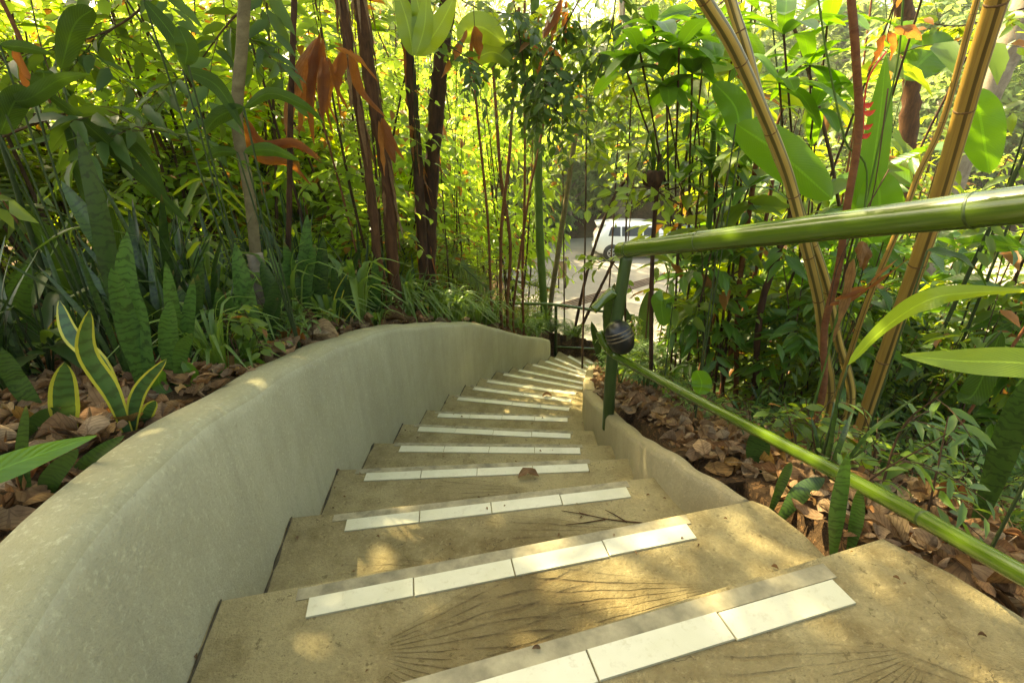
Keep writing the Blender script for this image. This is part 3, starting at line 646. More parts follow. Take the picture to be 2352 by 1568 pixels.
bk = at(1350, 690, 2.2)
sh = MB(); tube(sh, crom([at(1412, 668, 2.2), at(1385, 690, 2.2), at(1362, 712, 2.18)], 5), [.03, .024, .022], 12); part(sh, 'cut_branch_stub', 'paint_green', hr)
# black ribbed lamp fixed to the post
lcn = at(1424, 775, 2.10); lamp = thing('garden_lamp', 'black ribbed lamp housing strapped to the green bamboo post', 'lamp', tuple(lcn))
hm = MB(); ax_ = unit(np.array([.35, -.2, -.9])); tt = np.linspace(-1, 1, 13)
tube(hm, [lcn + ax_ * x * .080 for x in tt], [.026, .046, .057, .062, .064, .065, .065, .064, .062, .058, .052, .042, .022], 26)
MT['black_gloss'] = plain('glossy black plastic', (.012, .011, .010), .28, .2, 30, .05)
MT['lamp_rim'] = plain('worn bronze rim', (.16, .12, .07), .3, .3, 30, .1, metal=.4)
part(hm, 'housing', 'black_gloss', lamp)
for x in (-.42, -.2, .02):
    rm = MB(); sidew = unit(np.cross(ax_, [0, 1, 0])); circ = [lcn + ax_ * (x * .080) + (sidew * math.cos(a) + np.cross(ax_, sidew) * math.sin(a)) * (.0650 - .004 * abs(x) * 2) for a in np.linspace(0, 2 * math.pi, 31)]
    tube(rm, circ, [.0035], 6, cap=False); part(rm, 'rib', 'lamp_rim', lamp)
# far railing where the stairs turn
p0 = at(1131, 694, 7.35); p1 = at(1277, 700, 7.6); p2 = at(1392, 716, 7.9); pb = at(1277, 812, 7.35); pb[2] = float(ground(pb[0], pb[1]))
fr = thing('bamboo_railing', 'thin pale green painted bamboo railing at the bend below the stairs', 'railing', tuple(pb))
pole('rail', 'paint_green', fr, [p0, (p0 + p1) / 2, p1, p2, p2 + (p2 - p1) * .6], [.026, .026, .026, .026], (.3, .62), 12)
pole('post', 'shaded_post_node_green', fr, [[p1[0], p1[1], pb[2] - .3], [p1[0], p1[1], (pb[2] + p1[2]) / 2], p1 + [0, 0, .0]], [.028, .027, .026], (), 12)
pole('post', 'paint_green', fr, [[p0[0] + .05, p0[1], float(ground(p0[0] + .05, p0[1])) - .2], p0 + [.05, 0, 0]], [.024, .024], (), 10)
pole('lower_rail', 'paint_green', fr, [at(1277, 796, 7.6), at(1350, 800, 7.8), at(1430, 806, 8.0)], [.02, .02], (), 10)
q0, q1 = at(1178, 644, 9.6), at(1238, 657, 9.9)
f2 = thing('bamboo_railing', 'short pale green bamboo rail half hidden in leaves above the bend', 'railing', tuple(q0))
pole('rail', 'paint_green', f2, [q0, q1, q1 + (q1 - q0) * .5], [.028, .028], (), 10)
pole('post', 'paint_green', f2, [[q0[0], q0[1], float(ground(q0[0], q0[1])) - .3], q0], [.026, .026], (), 10)

# ---------------------------------------------------------------- cars and yard furniture
MT['glass'] = plain('dark car glass', (.015, .02, .02), .08, .1, 4, 0)
MT['rubber'] = plain('tyre rubber', (.02, .02, .02), .8)
MT['alloy'] = plain('silver alloy', (.5, .5, .5), .3, .05, 5, 0, metal=.8)
MT['car_white'] = plain('white car paint', (.80, .82, .80), .25, .02, 3, 0, coat=.6)
MT['car_blue'] = plain('blue car paint', (.03, .07, .22), .25, .05, 3, 0, coat=.6)
MT['lens_red'] = plain('red lamp lens', (.55, .02, .015), .2, .05, 5, 0)
MT['trim'] = plain('black trim', (.02, .02, .02), .5)
def car(name, label, loc, yaw, paint, group=None, L=3.95, H=1.52):
    root = thing(name, label, 'car', (0, 0, 0), group); hw = .84
    # stations from rear to front: x, sill z, belt z, roof z, half width at belt, half width at roof
    st = [(0, .42, .86, .90, .70, .64), (.05, .32, .95, 1.00, .78, .66), (.16, .27, .98, 1.16, .82, .64), (.34, .24, .99, 1.44, hw, .62), (.55, .22, 1.0, 1.50, hw, .63), (1.2, .20, .99, 1.53, hw, .64), (2.0, .20, .96, 1.51, hw, .63),
          (2.45, .20, .94, 1.44, hw, .62), (2.85, .21, .92, 1.18, .83, .64), (3.12, .22, .90, .97, .82, .72), (3.55, .24, .82, .85, .78, .66), (3.85, .30, .68, .70, .68, .58), (3.95, .38, .58, .60, .58, .5)]
    mb = MB(); V = []
    for x, s_, b_, r_, wb, wr in st:
        half = [(wb * .90, s_), (wb * .99, s_ + .10), (wb, (s_ + b_) / 2), (wb * .985, b_), (wr * 1.04, b_ + (r_ - b_) * .85), (wr * .85, r_), (0, r_ + .02)]
        V += [(x, -y, z) for y, z in half] + [(x, y, z) for y, z in half[-2::-1]]
    m = 13; n = len(st)
    F = [(i * m + j, i * m + j + 1, (i + 1) * m + j + 1, (i + 1) * m + j) for i in range(n - 1) for j in range(m - 1)]
    F += [(i * m, (i + 1) * m, (i + 1) * m + m - 1, i * m + m - 1) for i in range(n - 1)]
    c0 = len(V); V += [(-.02, 0, .65), (3.99, 0, .5)]
    F += [(c0, j + 1, j) for j in range(m - 1)] + [(c0, 0, m - 1)] + [(c0 + 1, (n - 1) * m + j, (n - 1) * m + j + 1) for j in range(m - 1)] + [(c0 + 1, n * m - 1, (n - 1) * m)]
    mb.add(V, F); mb.obj('body', paint, root)
    sp = MB(); sp.add([(.02, -.55, 1.47), (.02, .55, 1.47), (.42, .58, 1.515), (.42, -.58, 1.515), (.02, -.55, 1.43), (.02, .55, 1.43), (.42, .58, 1.45), (.42, -.58, 1.45)],
        [(0, 3, 2, 1), (4, 5, 6, 7), (0, 1, 5, 4), (1, 2, 6, 5), (2, 3, 7, 6), (3, 0, 4, 7)]); sp.obj('spoiler', paint, root, False)
    def quad(nm, pts, mat, th=.012):
        q = MB(); q.add(pts, [tuple(range(len(pts)))] if len(pts) in (3, 4) else [(0, i, i + 1) for i in range(1, len(pts) - 1)]); return q.obj(nm, mat, root, False)
    def ys(x, z):       # the body side's y at x, z
        X = [s_[0] for s_ in st]; b_, r_, wb, wr = (np.interp(x, X, [s_[k] for s_ in st]) for k in (2, 3, 4, 5)); f = max(0, min(1, (z - b_) / max(.01, (r_ - b_) * .85)))
        return wb * .985 + (wr * 1.04 - wb * .985) * f + .008
    for sd_ in (-1, 1):
        for xs in ([(.50, 1.04), (1.02, 1.02), (1.02, 1.40), (.62, 1.40)], [(1.08, 1.02), (1.95, 1.0), (1.95, 1.38), (1.08, 1.40)], [(2.01, 1.0), (2.75, .97), (2.42, 1.33), (2.01, 1.37)]):
            quad('side_window', [(x, sd_ * ys(x, z), z) for x, z in xs], 'glass')
        q = MB(); q.add([(x, sd_ * (ys(x, .5) + .004), z) for x, z in ((.9, .22), (2.7, .22), (2.7, .3), (.9, .3))], [(0, 1, 2, 3)]); q.obj('sill_trim', 'trim', root, False)
        hl = MB(); tube(hl, [(3.62, sd_ * .62, .68), (3.86, sd_ * .56, .62)], [.09, .07], 10); hl.obj('headlight', 'alloy', root)
        tl = MB(); tube(tl, [(.05, sd_ * .70, .78), (.12, sd_ * .72, 1.06)], [.07, .05], 10); tl.obj('tail_lamp', 'lens_red', root)
        mi = MB(); tube(mi, [(2.62, sd_ * .86, 1.0), (2.66, sd_ * .98, 1.04), (2.66, sd_ * 1.04, 1.04)], [.03, .08, .06], 10); mi.obj('side_mirror', paint, root)
        for wx in (.68, 3.18):
            ar = MB(); tube(ar, [(wx, sd_ * .70, .31), (wx, sd_ * .853, .31)], [.37, .37], 28); ar.obj('wheel_arch', 'trim', root)
            wh = MB(); tube(wh, [(wx, sd_ * .66, .30), (wx, sd_ * .68, .30), (wx, sd_ * .86, .30), (wx, sd_ * .875, .30)], [.26, .30, .30, .27], 28); wo = wh.obj('wheel', 'rubber', root)
            ri = MB(); tube(ri, [(wx, sd_ * .872, .30), (wx, sd_ * .882, .30)], [.055, .05], 12)
            circ = [(wx + .18 * math.cos(a), sd_ * .878, .30 + .18 * math.sin(a)) for a in np.linspace(0, 2 * math.pi, 25)]; tube(ri, circ, [.022], 6, cap=False)
            for a in np.linspace(0, 2 * math.pi, 6)[:-1]: tube(ri, [(wx, sd_ * .88, .30), (wx + .18 * math.cos(a), sd_ * .88, .30 + .18 * math.sin(a))], [.03, .018], 5)
            ri.obj('rim', 'alloy', wo)
    quad('windscreen', [(2.50, -.54, 1.40), (2.50, .54, 1.40), (3.08, .66, 1.0), (3.08, -.66, 1.0)], 'glass')
    quad('rear_window', [(.13, -.54, 1.10), (.13, .54, 1.10), (.315, .5, 1.40), (.315, -.5, 1.40)], 'glass')
    bp = MB(); tube(bp, [(.02, -.7, .45), (-.03, 0, .45), (.02, .7, .45)], [.09, .1, .09], 8); bp.obj('bumper', paint, root)
    root.location = loc; root.rotation_euler = (0, 0, yaw); return root
cpos = atz(1372, 598, -4.93)
car('parked_car', 'white hatchback parked at the far edge of the pale concrete yard', (cpos[0], cpos[1] + .9, -4.928), R(-4), 'car_white')
bpos = atz(1590, 618, -4.93)
car('parked_car', 'blue car half hidden behind the leaves to the right of the white car', (bpos[0], bpos[1] + .9, -4.928), R(8), 'car_blue')
# drain grate across the yard
g0, g1 = atz(1440, 668, -4.93), atz(1560, 632, -4.93)
dg = thing('drain_grate', 'rusty slotted drain grate set across the concrete yard', 'grate', (g0[0], g0[1], -4.925))
MT['rust'] = plain('rusty steel', (.16, .09, .05), .8, .3); gd = unit((g1 - g0)[:2]); gnn = np.array((-gd[1], gd[0])); gl = np.linalg.norm((g1 - g0)[:2])
for q in range(5):
    b = MB(); o_ = gnn * (q * .12); a_ = g0[:2] + o_ - gd * 3; c_ = g1[:2] + o_
    tube(b, [(*a_, -4.915), (*c_, -4.915)], [.022], 4); part(b, 'bar', 'rust', dg)
# little wooden board on two posts at the yard's edge
wb0 = atz(1283, 662, -4.93); wd = thing('wooden_board', 'small weathered wooden board on two posts at the edge of the yard', 'signboard', tuple(wb0))
MT['wood'] = plain('weathered timber', (.26, .17, .09), .85, .35, 9, .4, stretch=(6, 6, .6)); MT['wood_dark'] = plain('dark timber post', (.05, .03, .02), .85)
for dx in (0, .26):
    b = MB(); tube(b, [wb0 + [dx, 0, -.1], wb0 + [dx, 0, 1.12]], [.03], 6); part(b, 'post', 'wood_dark', wd)
b = MB(); prism(b, [wb0[:2] + (-.02, -.05), wb0[:2] + (.28, -.05), wb0[:2] + (.28, -.02), wb0[:2] + (-.02, -.02)], wb0[2] + 1.02, wb0[2] + .42, .01); part(b, 'panel', 'wood', wd, False)
b = MB(); prism(b, [wb0[:2] + (-.08, -.09), wb0[:2] + (.34, -.09), wb0[:2] + (.34, .06), wb0[:2] + (-.08, .06)], wb0[2] + 1.17, wb0[2] + 1.13, .01); part(b, 'cap', 'wood', wd, False)
# sunlit terrace blocks left, among the litter
def blockwall(pts, hgt, name, label):
    P = np.array([gp(u, v) for u, v in pts]); t_ = thing(name, label, 'wall', tuple(P[0])); MT.setdefault('terracotta', plain('sandy laterite block', (.42, .24, .11), .85, .25, 12, .5))
    Q = crom(P, 3)
    for i in range(len(Q) - 1):
        d = unit((Q[i + 1] - Q[i])[:2]); nn = np.array((-d[1], d[0])); a_ = Q[i][:2] + d * .01; c_ = Q[i + 1][:2] - d * .01; b = MB()
        prism(b, [a_, c_, c_ + nn * .14, a_ + nn * .14], Q[i][2] + hgt + rng.normal(0, .01), Q[i][2] - .2, .015); part(b, 'block', 'terracotta', t_, False)
blockwall([(120, 700), (250, 690), (380, 690), (500, 700), (640, 700)], .20, 'terrace_edging', 'row of sandy laterite blocks edging the litter bed behind the snake plants')

# ================================================================ vegetation
def gz(x, y): return float(ground(x, y, False))
def on_ground(x, y): return np.array([x, y, gz(x, y)])

KEEP = [gp(150, 1010), gp(292, 992), gp(352, 900)]      # room left round the nearest plants
def roomy(p, r=.17): return all(math.hypot(p[0] - q[0], p[1] - q[1]) > r and not (q[1] - .35 < p[1] < q[1] and abs(p[0] - q[0] * p[1] / q[1]) < .13) for q in KEEP)
# ---- snake plants
def snake(pix, label, mat='snake', group=None, name='snake_plant', Yofs=0.0, prof='strap'):
    """pix: list of (list of photo points base->tip, width in photo px, lean towards camera in m)"""
    b = gp(*pix[0][0][0]); root = thing(name, label, 'plant', tuple(b), group); mb = MB()
    for pts, wpx, lean in pix:
        g = gp(*pts[0])
        for _ in range(40):
            if g[0] < .3 and abs(float(sdist(g[:1], g[1:2], Lline)[0])) < .20: g = g + [-.014, .006, 0]; g[2] = float(ground(g[0], g[1], False))
            else: break
        Y = g[1] + Yofs; P = [g - [0, 0, .03]]
        for i, (u, v) in enumerate(pts[1:], 1): P.append(at(u, v, Y - lean * (i / (len(pts) - 1)) ** 1.5))
        dist = max(.2, zdepth(np.mean(P, 0))); W = wpx / FPX * dist * .9
        side = unit(np.cross(unit(np.array(P[-1]) - P[0]), ray(*pts[len(pts) // 2]))) + rng.normal(0, .18, 3)
        blade(mb, P, W, side, prof, .22 * rng.choice([-1, 1]) + .05, 16, wave=.05)
    part(mb, 'leaves', mat, root); return root
GS = 'snake plants growing along the top of the wall'
snake([([(150, 1010), (147, 920), (148, 832)], 60, .0)], 'short upright snake plant leaf with wide yellow margins, nearest of the yellow edged ones', 'snake_edge')
snake([([(292, 992), (258, 905), (200, 810), (205, 712)], 46, .05), ([(298, 990), (315, 910), (382, 824)], 34, .0), ([(290, 985), (240, 850), (165, 770), (135, 690)], 40, -.05), ([(325, 985), (338, 950), (357, 920)], 30, 0)],
      'yellow edged snake plant with twisted leaves spreading beside the wall', 'snake_edge')
snake([([(352, 900), (320, 740), (292, 640), (292, 532)], 54, .0), ([(330, 905), (295, 760), (255, 615)], 50, .05)], 'pair of pale green snake plant leaves with thin dark bands and pointed tips')
snake([([(588, 815), (570, 720), (540, 558)], 50, .0), ([(560, 815), (520, 740), (500, 660)], 36, .05)], 'banded snake plant with a ragged edged leaf leaning left beside the grey trunk')
snake([([(325, 880), (250, 600), (210, 520), (140, 415)], 46, .0), ([(305, 890), (252, 620), (225, 480), (178, 300)], 44, .0)], 'tall dark snake plant with long leaves leaning far left', 'snake_dark')
snake([([(200, 800), (170, 650), (90, 530), (5, 455)], 56, .1)], 'broad dark leaf arching over the litter at the left edge', 'dark_blade', prof='lance', name='ginger_plant')
snake([([(10, 840), (30, 720), (66, 606)], 68, .0)], 'pale streaked snake plant leaf at the very left edge', 'snake')
snake([([(190, 830), (110, 780), (15, 705)], 70, .0)], 'wide dark green leaf lying flat over the litter at the left', 'dark_blade', prof='lance', name='ginger_plant')
snake([([(110, 970), (40, 880), (5, 800)], 44, .0), ([(20, 1010), (90, 960), (140, 935)], 30, .0)], 'dark bending snake plant at the left edge beside the yellow fallen leaf', 'snake_dark')
snake([([(85, 1150), (120, 1095), (180, 1030)], 46, .04), ([(60, 1160), (50, 1050), (60, 930)], 24, 0)], 'short blunt dark snake plant under the pale broad leaf at the left', 'snake_dark')
snake([([(140, 1105), (205, 1055), (285, 1000)], 30, .03)], 'narrow dark snake plant leaf lying along the outer edge of the wall', 'snake_dark')
snake([([(395, 905), (365, 880), (372, 850)], 34, 0), ([(420, 890), (440, 860), (420, 830)], 30, 0)], 'low broad leaved seedling tucked against the wall', 'glossy', name='seedling', prof='ellip')
snake([([(505, 850), (500, 800), (512, 770)], 34, 0), ([(500, 850), (460, 825), (440, 800)], 26, 0), ([(510, 850), (560, 815), (620, 845)], 16, .05)], 'pale leafed seedling arching over the wall top', 'paddle', name='seedling', prof='ellip')
# row behind the wall
k = 0
for (u0, v0, u1, v1, wpx) in [(640, 790, 600, 600, 42), (668, 775, 655, 590, 40), (690, 772, 706, 492, 36), (720, 765, 742, 540, 34), (610, 800, 640, 640, 40), (760, 765, 765, 610, 30), (800, 752, 792, 600, 30), (835, 745, 880, 620, 32), (870, 742, 862, 590, 24), (905, 738, 950, 628, 34),
                              (940, 735, 952, 655, 28), (445, 850, 462, 600, 40), (470, 845, 500, 690, 34), (420, 870, 380, 600, 36), (500, 838, 545, 690, 30), (400, 885, 390, 690, 44), (735, 765, 800, 640, 26), (980, 735, 1000, 640, 22), (1020, 735, 1012, 660, 20), (380, 800, 470, 590, 18)]:
    k += 1
    mid = ((u0 + u1) / 2 + rng.normal(0, 6), (v0 + v1) / 2)
    lv = [([(u0, v0), mid, (u1, v1)], wpx, .0)]
    for q in range(rng.integers(1, 4)):
        du = rng.uniform(-45, 45); lv.append(([(u0 + rng.uniform(-8, 8), v0), (u0 + du * .4, (v0 + v1) / 2 + 20), (u0 + du, v1 + rng.uniform(20, 90))], wpx * rng.uniform(.6, .95), rng.uniform(-.05, .1)))
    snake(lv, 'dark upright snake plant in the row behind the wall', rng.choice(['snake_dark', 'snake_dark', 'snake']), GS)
# far edged clump
snake([([(762, 765), (745, 700), (700, 690)], 14, 0), ([(770, 765), (775, 690), (800, 625)], 20, 0), ([(765, 765), (752, 720), (740, 650)], 18, 0), ([(780, 765), (800, 735), (826, 700)], 14, 0)], 'small cream edged snake plant near the crest of the wall', 'snake_edge')
# right bank
snake([([(2235, 1235), (2285, 1090), (2330, 960), (2380, 850)], 56, .05)], 'tall dark banded snake plant leaf leaning right at the right edge of the bank', 'snake_dark')
snake([([(1918, 1268), (1925, 1170), (1948, 1040)], 36, .0), ([(1955, 1262), (1968, 1190), (1975, 1120)], 30, 0)], 'banded snake plant standing upright in the litter beyond the lower rail')
snake([([(1795, 1175), (1840, 1130), (1895, 1098)], 42, 0), ([(1770, 1168), (1800, 1100), (1818, 1060)], 22, 0)], 'dark snake plant lying over beside the corner of the second tread', 'snake_dark')
snake([([(1738, 1085), (1742, 1030), (1752, 975)], 56, 0)], 'short blunt snake plant stub under the lower rail', 'snake_dark')
snake([([(1475, 830), (1482, 740), (1492, 665)], 40, .0), ([(1455, 835), (1450, 760), (1432, 700)], 22, 0)], 'spiky dark snake plant right of the lamp', 'snake_dark')
snake([([(1388, 850), (1372, 790), (1358, 738)], 22, .0), ([(1405, 850), (1402, 740), (1412, 650)], 42, .0)], 'dark snake plant close behind the lamp post', 'snake_dark')
snake([([(1955, 1120), (2050, 1085), (2160, 1035)], 20, .05)], 'narrow green leaf arching low over the litter bank', 'grassy', name='strap_leaf_plant', prof='lance')

# ---- generic plant makers (real size, placed by ground position)
def stems_and_sprays(root, base, h, nst, spread, ns, nl, LL, WW, mat, smat='twig', droop=.35, tpl=TPL_FULL, slen=.45, srad=.012, zmin=.25, lean=(0, 0), tws=True):
    st = MB(); lf = MB(); starts = []; dirs = []
    for i in range(nst):
        a = rng.uniform(0, 2 * math.pi); o = np.array([math.cos(a), math.sin(a), 0])
        top = base + o * spread * rng.uniform(.3, 1) + [lean[0], lean[1], h * rng.uniform(.8, 1.05)]
        P = crom([base + o * .04 * i - [0, 0, .05], base * .5 + top * .5 + o * spread * rng.uniform(-.15, .25) + rng.normal(0, .03, 3), top], 5)
        tube(st, P, [srad, srad * .75, srad * .35], 5, cap=False)
        m = max(1, ns // nst)
        tt = rng.uniform(zmin, 1, m); idx = tt * (len(P) - 1); i0 = np.minimum(idx.astype(int), len(P) - 2); fr_ = (idx - i0)[:, None]
        starts.append(P[i0] * (1 - fr_) + P[i0 + 1] * fr_); aa = rng.uniform(0, 2 * math.pi, m); el = rng.uniform(-.1, .75, m)
        dirs.append(np.stack([np.cos(aa) * np.cos(el), np.sin(aa) * np.cos(el), np.sin(el)], 1))
    sprays(lf, st if tws else None, np.concatenate(starts), np.concatenate(dirs), slen, nl, LL, WW, droop, tpl, twr=max(.0018, srad * .18))
    so = part(st, 'stems', smat, root); fo = part(lf, 'foliage', mat, root); return root
def shrub(x, y, h, label, group, mat='shrub', name='shrub', cat='shrub', dz=0, **kw):
    b = on_ground(x, y) + [0, 0, dz]; root = thing(name, label, cat, tuple(b), group); a = dict(nst=5, spread=h * .35, ns=60, nl=9, LL=.11, WW=.045); a.update(kw)
    return stems_and_sprays(root, b, h, a.pop('nst'), a.pop('spread'), a.pop('ns'), a.pop('nl'), a.pop('LL'), a.pop('WW'), mat, **a)
def dup(src, x, y, sc, rot, z=None):
    c = copy_tree(src); c.location = (x, y, gz(x, y) if z is None else z); c.rotation_euler = (0, 0, rot); c.scale = (sc, sc, sc * rng.uniform(.9, 1.15)); return c

# ---- thicket left of the stairs: five shapes, each repeated with its own turn and size
TG = 'sunlit saplings of the thicket left of the stairs'
tl_ = 'leafy backlit sapling with yellow green leaves in the dense thicket left of the stairs'
protos = []
for i in range(6):
    d = [(-3.1, 5.4), (-4.6, 4.2), (-1.6, 6.4), (-5.6, 6.2), (-3.3, 7.6), (-.9, 7.9)][i]
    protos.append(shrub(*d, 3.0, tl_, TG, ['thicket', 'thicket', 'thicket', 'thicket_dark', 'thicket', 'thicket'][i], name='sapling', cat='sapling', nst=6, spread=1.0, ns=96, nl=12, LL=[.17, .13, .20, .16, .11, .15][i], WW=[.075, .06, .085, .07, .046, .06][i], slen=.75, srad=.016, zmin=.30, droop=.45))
spots = []
for r0, r1, cnt in ((4.4, 5.6, 10), (6.0, 8.0, 10), (8.5, 12.5, 14)):
    for j in range(cnt):
        az = R(-56 + (j + rng.uniform(0, .9)) / cnt * (60 if r0 > 6 else 46)); rr = rng.uniform(r0, r1); spots.append((rr * math.sin(az), rr * math.cos(az)))
for x, y in spots:
    dd = float(sdist(np.array([x]), np.array([y]), Lline)[0])
    if dd < .8 or y < 1.0: continue
    rr = math.hypot(x, y); top = .95 + .23 * rr + rng.uniform(-.3, .5); hh = (top - gz(x, y)) / 3.6
    c = dup(protos[rng.integers(0, 6)], x, y, 1, rng.uniform(0, 6.28)); c.scale = (.75 + .25 * hh, .75 + .25 * hh, hh)
# low leafy cover in the thicket
UG = 'low leafy shrubs under the thicket'
lows = [shrub(-2.6 - i * .7, 3.9 + i * .5, .75, 'low leafy shrub in the undergrowth left of the stairs', UG, ['thicket', 'shrub', 'grassy'][i], nst=6, spread=.4, ns=44, nl=8, LL=.10, WW=[.045, .035, .018][i], slen=.3, srad=.006, zmin=.1) for i in range(3)]
for j in range(30):
    az = R(rng.uniform(-55, 3)); rr = rng.uniform(3.6, 9.5); x, y = rr * math.sin(az), rr * math.cos(az)
    if float(sdist(np.array([x]), np.array([y]), Lline)[0]) < .45: continue
    dup(lows[rng.integers(0, 3)], x, y, rng.uniform(.6, 1.2), rng.uniform(0, 6.28))

# ---- trunks on the left
def trunk(pts, Y, wpx, mat, name, label, cat, rings=0, rough=.05, extra=None, group=None, seg=10, ribs=0, n=8, crownmat=None):
    """pts base->top in photo points, Y forward distance (or list)"""
    Ys = [Y] * len(pts) if np.isscalar(Y) else list(Y)
    for _ in range(60):
        q = at(*pts[0], Ys[0]); dl_ = float(sdist(q[:1], q[1:2], Lline)[0]); dr_ = float(sdist(q[:1], q[1:2], Rline)[0])
        if (dl_ > .32 or dr_ < -.2 or q[1] > 8.2): break
        Ys = [y + .1 for y in Ys]
    P = [at(u, v, y) for (u, v), y in zip(pts, Ys)]
    b = P[0].copy(); b[2] = min(b[2], gz(b[0], b[1])); root = thing(name, label, cat, tuple(b), group)
    g0_ = gz(P[0][0], P[0][1]); P = ([np.array([P[0][0], P[0][1], g0_ - .1])] if P[0][2] > g0_ + .02 else []) + P
    P.append(P[-1] + (P[-1] - P[-2]) * .9)
    dist = zdepth(P[len(P) // 2]); r_ = wpx / 2 / FPX * dist; Q = crom(P, n); m = len(Q); mb = MB(); t = np.linspace(0, 1, m)
    rad = np.interp(t, [0, .1, 1], [r_ * 1.15, r_, r_ * .85])
    tube(mb, Q, rad, seg, rough, ribs=ribs); part(mb, 'trunk', mat, root)
    if rings:
        L_ = np.concatenate([[0], np.cumsum(np.linalg.norm(np.diff(Q, axis=0), axis=1))]); s_ = rings * .6
        while s_ < L_[-1]:
            p = np.array([np.interp(s_, L_, Q[:, k]) for k in range(3)]); p2 = np.array([np.interp(min(s_ + .02, L_[-1]), L_, Q[:, k]) for k in range(3)]); d = unit(p2 - p + 1e-9)
            rg = MB(); rr = float(np.interp(s_, L_, rad)); tube(rg, [p - d * rr * .13, p - d * rr * .05, p + d * rr * .05, p + d * rr * .13], [rr * 1.0, rr * 1.035, rr * 1.035, rr * 1.0], 20); part(rg, 'node', 'culm_node', root)
            s_ += rings * rng.uniform(.85, 1.15)
    return root, Q, r_
trunk([(600, 782), (590, 620), (572, 440), (545, 285), (556, 100), (562, 0)], 2.35, 27, 'bark_tan', 'palm_stem', 'slim grey tan ringed stem rising behind the ragged edged snake plant', 'palm', rings=0, rough=.02)
rt_, Q_, r_ = trunk([(598, 660), (596, 640), (590, 610)], 2.32, 40, 'bark_pale', 'cut_stump', 'swollen pale cut knot at the foot of the grey tan stem', 'stump')
trunk([(662, 700), (664, 480), (668, 250), (676, 0)], 2.9, 14, 'bark_dark', 'thin_tree', 'thin dark straight stem left of the hanging rust coloured leaves', 'tree')
BT = [([(868, 600), (852, 430), (815, 200), (785, 0)], 3.3, 22, 'bark_red', 'leaning reddish fibrous banana stem, leftmost of the clump'),
      ([(905, 640), (888, 400), (848, 170), (828, 0)], 3.2, 32, 'bark_red', 'thick shaggy brown banana stem leaning left beside the rust coloured leaves'),
      ([(975, 640), (962, 420), (945, 200), (926, 0)], 3.3, 27, 'bark_dark', 'slim brown banana stem just left of the thick black one'),
      ([(985, 650), (990, 430), (1008, 200), (1030, 0)], 3.15, 38, 'bark_dark', 'thickest near black banana stem leaning right')]
banana = []
for pts, Y, wp, mt, lb_ in BT:
    root, Q, r_ = trunk(pts, Y, wp, mt, 'banana_plant', lb_, 'banana plant', rough=.10, seg=14, ribs=.08, n=12); banana.append((root, Q, r_))
    sh_ = MB()
    for i in range(26):       # peeling dry sheaths on the stem
        k_ = rng.integers(2, len(Q) - 4); a = rng.uniform(0, 6.28); o = np.array([math.cos(a), math.sin(a), 0]); p = Q[k_] + o * r_ * .95
        L_ = rng.uniform(.15, .5); blade(sh_, [p + [0, 0, L_ * .4], p + o * r_ * .25, p + o * r_ * rng.uniform(.3, 1.6) - [0, 0, L_ * .5]], rng.uniform(.012, .035), np.cross(o, [0, 0, 1]), 'lance', .3, 7, wave=.3)
    part(sh_, 'peeling_bark', 'dry' if mt == 'bark_red' else 'dry_red', root)
    if wp > 27:
        gl = MB()
        for i in range(5):
            a = rng.uniform(0, 6.28); o = np.array([math.cos(a), math.sin(a), 0]); p = Q[-1]; L_ = rng.uniform(1.2, 1.9)
            blade(gl, [p, p + o * L_ * .35 + [0, 0, L_ * .5], p + o * L_ * .9 + [0, 0, L_ * .35]], .35, np.cross(o, [0, 0, 1]), 'paddle', .2, 14, wave=.05)
        part(gl, 'leaves', 'paddle_yellow', root)
# hanging dry leaves
def dryleaf(pts, Y, wpx, label, mat='dry_red', name='dead_leaf', n=12, group=None, k=1):
    P = [at(u, v, Y + i * .03) for i, (u, v) in enumerate(pts)]; root = thing(name, label, 'dead leaf', tuple(P[0]), group); mb = MB(); W = wpx / FPX * zdepth(P[0])
    for j in range(k):
        o = rng.normal(0, .045 * (j > 0), 3); side = unit(np.cross(unit(P[-1] - P[0]), [.1, 1, 0]) + rng.normal(0, .3, 3))
        blade(mb, [p + o * (i + .5) for i, p in enumerate(P)], W * rng.uniform(.35, .8), side, 'lance', rng.uniform(.4, 1.0), 22, wave=.35, twist=rng.uniform(-1.2, 1.2))
    st_ = MB(); tube(st_, crom([P[0] + [rng.normal(0, .05), .05, .5], P[0] + [0, 0, .2], P[0]], 4), [.003, .002], 4); part(st_, 'stalk', 'twig', root)
    part(mb, 'blade', mat, root); return root
dryleaf([(735, 90), (715, 180), (712, 260), (722, 335)], 2.9, 60, 'big crumpled rust orange dead leaf hanging between the thin dark stem and the banana stems', k=6)
dryleaf([(790, 110), (775, 160), (768, 200), (800, 255)], 2.9, 40, 'folded rust dead leaf hanging right of the big crumpled one', k=3)
dryleaf([(752, 130), (770, 200), (785, 285)], 2.85, 34, 'narrow rust dead leaf dangling beside the big crumpled one', k=3)
dryleaf([(560, 270), (600, 335), (680, 335), (740, 375)], 2.7, 42, 'rust dead leaf sagging sideways from the grey stem to the dark stem', k=3)
dryleaf([(880, 270), (905, 330), (930, 370)], 3.1, 34, 'dead leaf tucked between the middle banana stems', k=3)
dryleaf([(1215, 128), (1240, 130), (1240, 180)], 4.0, 54, 'brown triangular dead leaf caught in the twigs at the top centre', k=3)
dryleaf([(1300, 0), (1295, 60), (1302, 105)], 3.6, 28, 'dark rust dead leaf hanging at the top centre right', k=3)
dryleaf([(1090, 60), (1095, 100), (1100, 140)], 3.7, 44, 'orange dead leaf behind the thickest banana stem', k=3)
dryleaf([(150, 255), (175, 275), (205, 262)], 1.9, 45, 'curled orange dead leaf caught on the dark blades at the upper left', k=3)
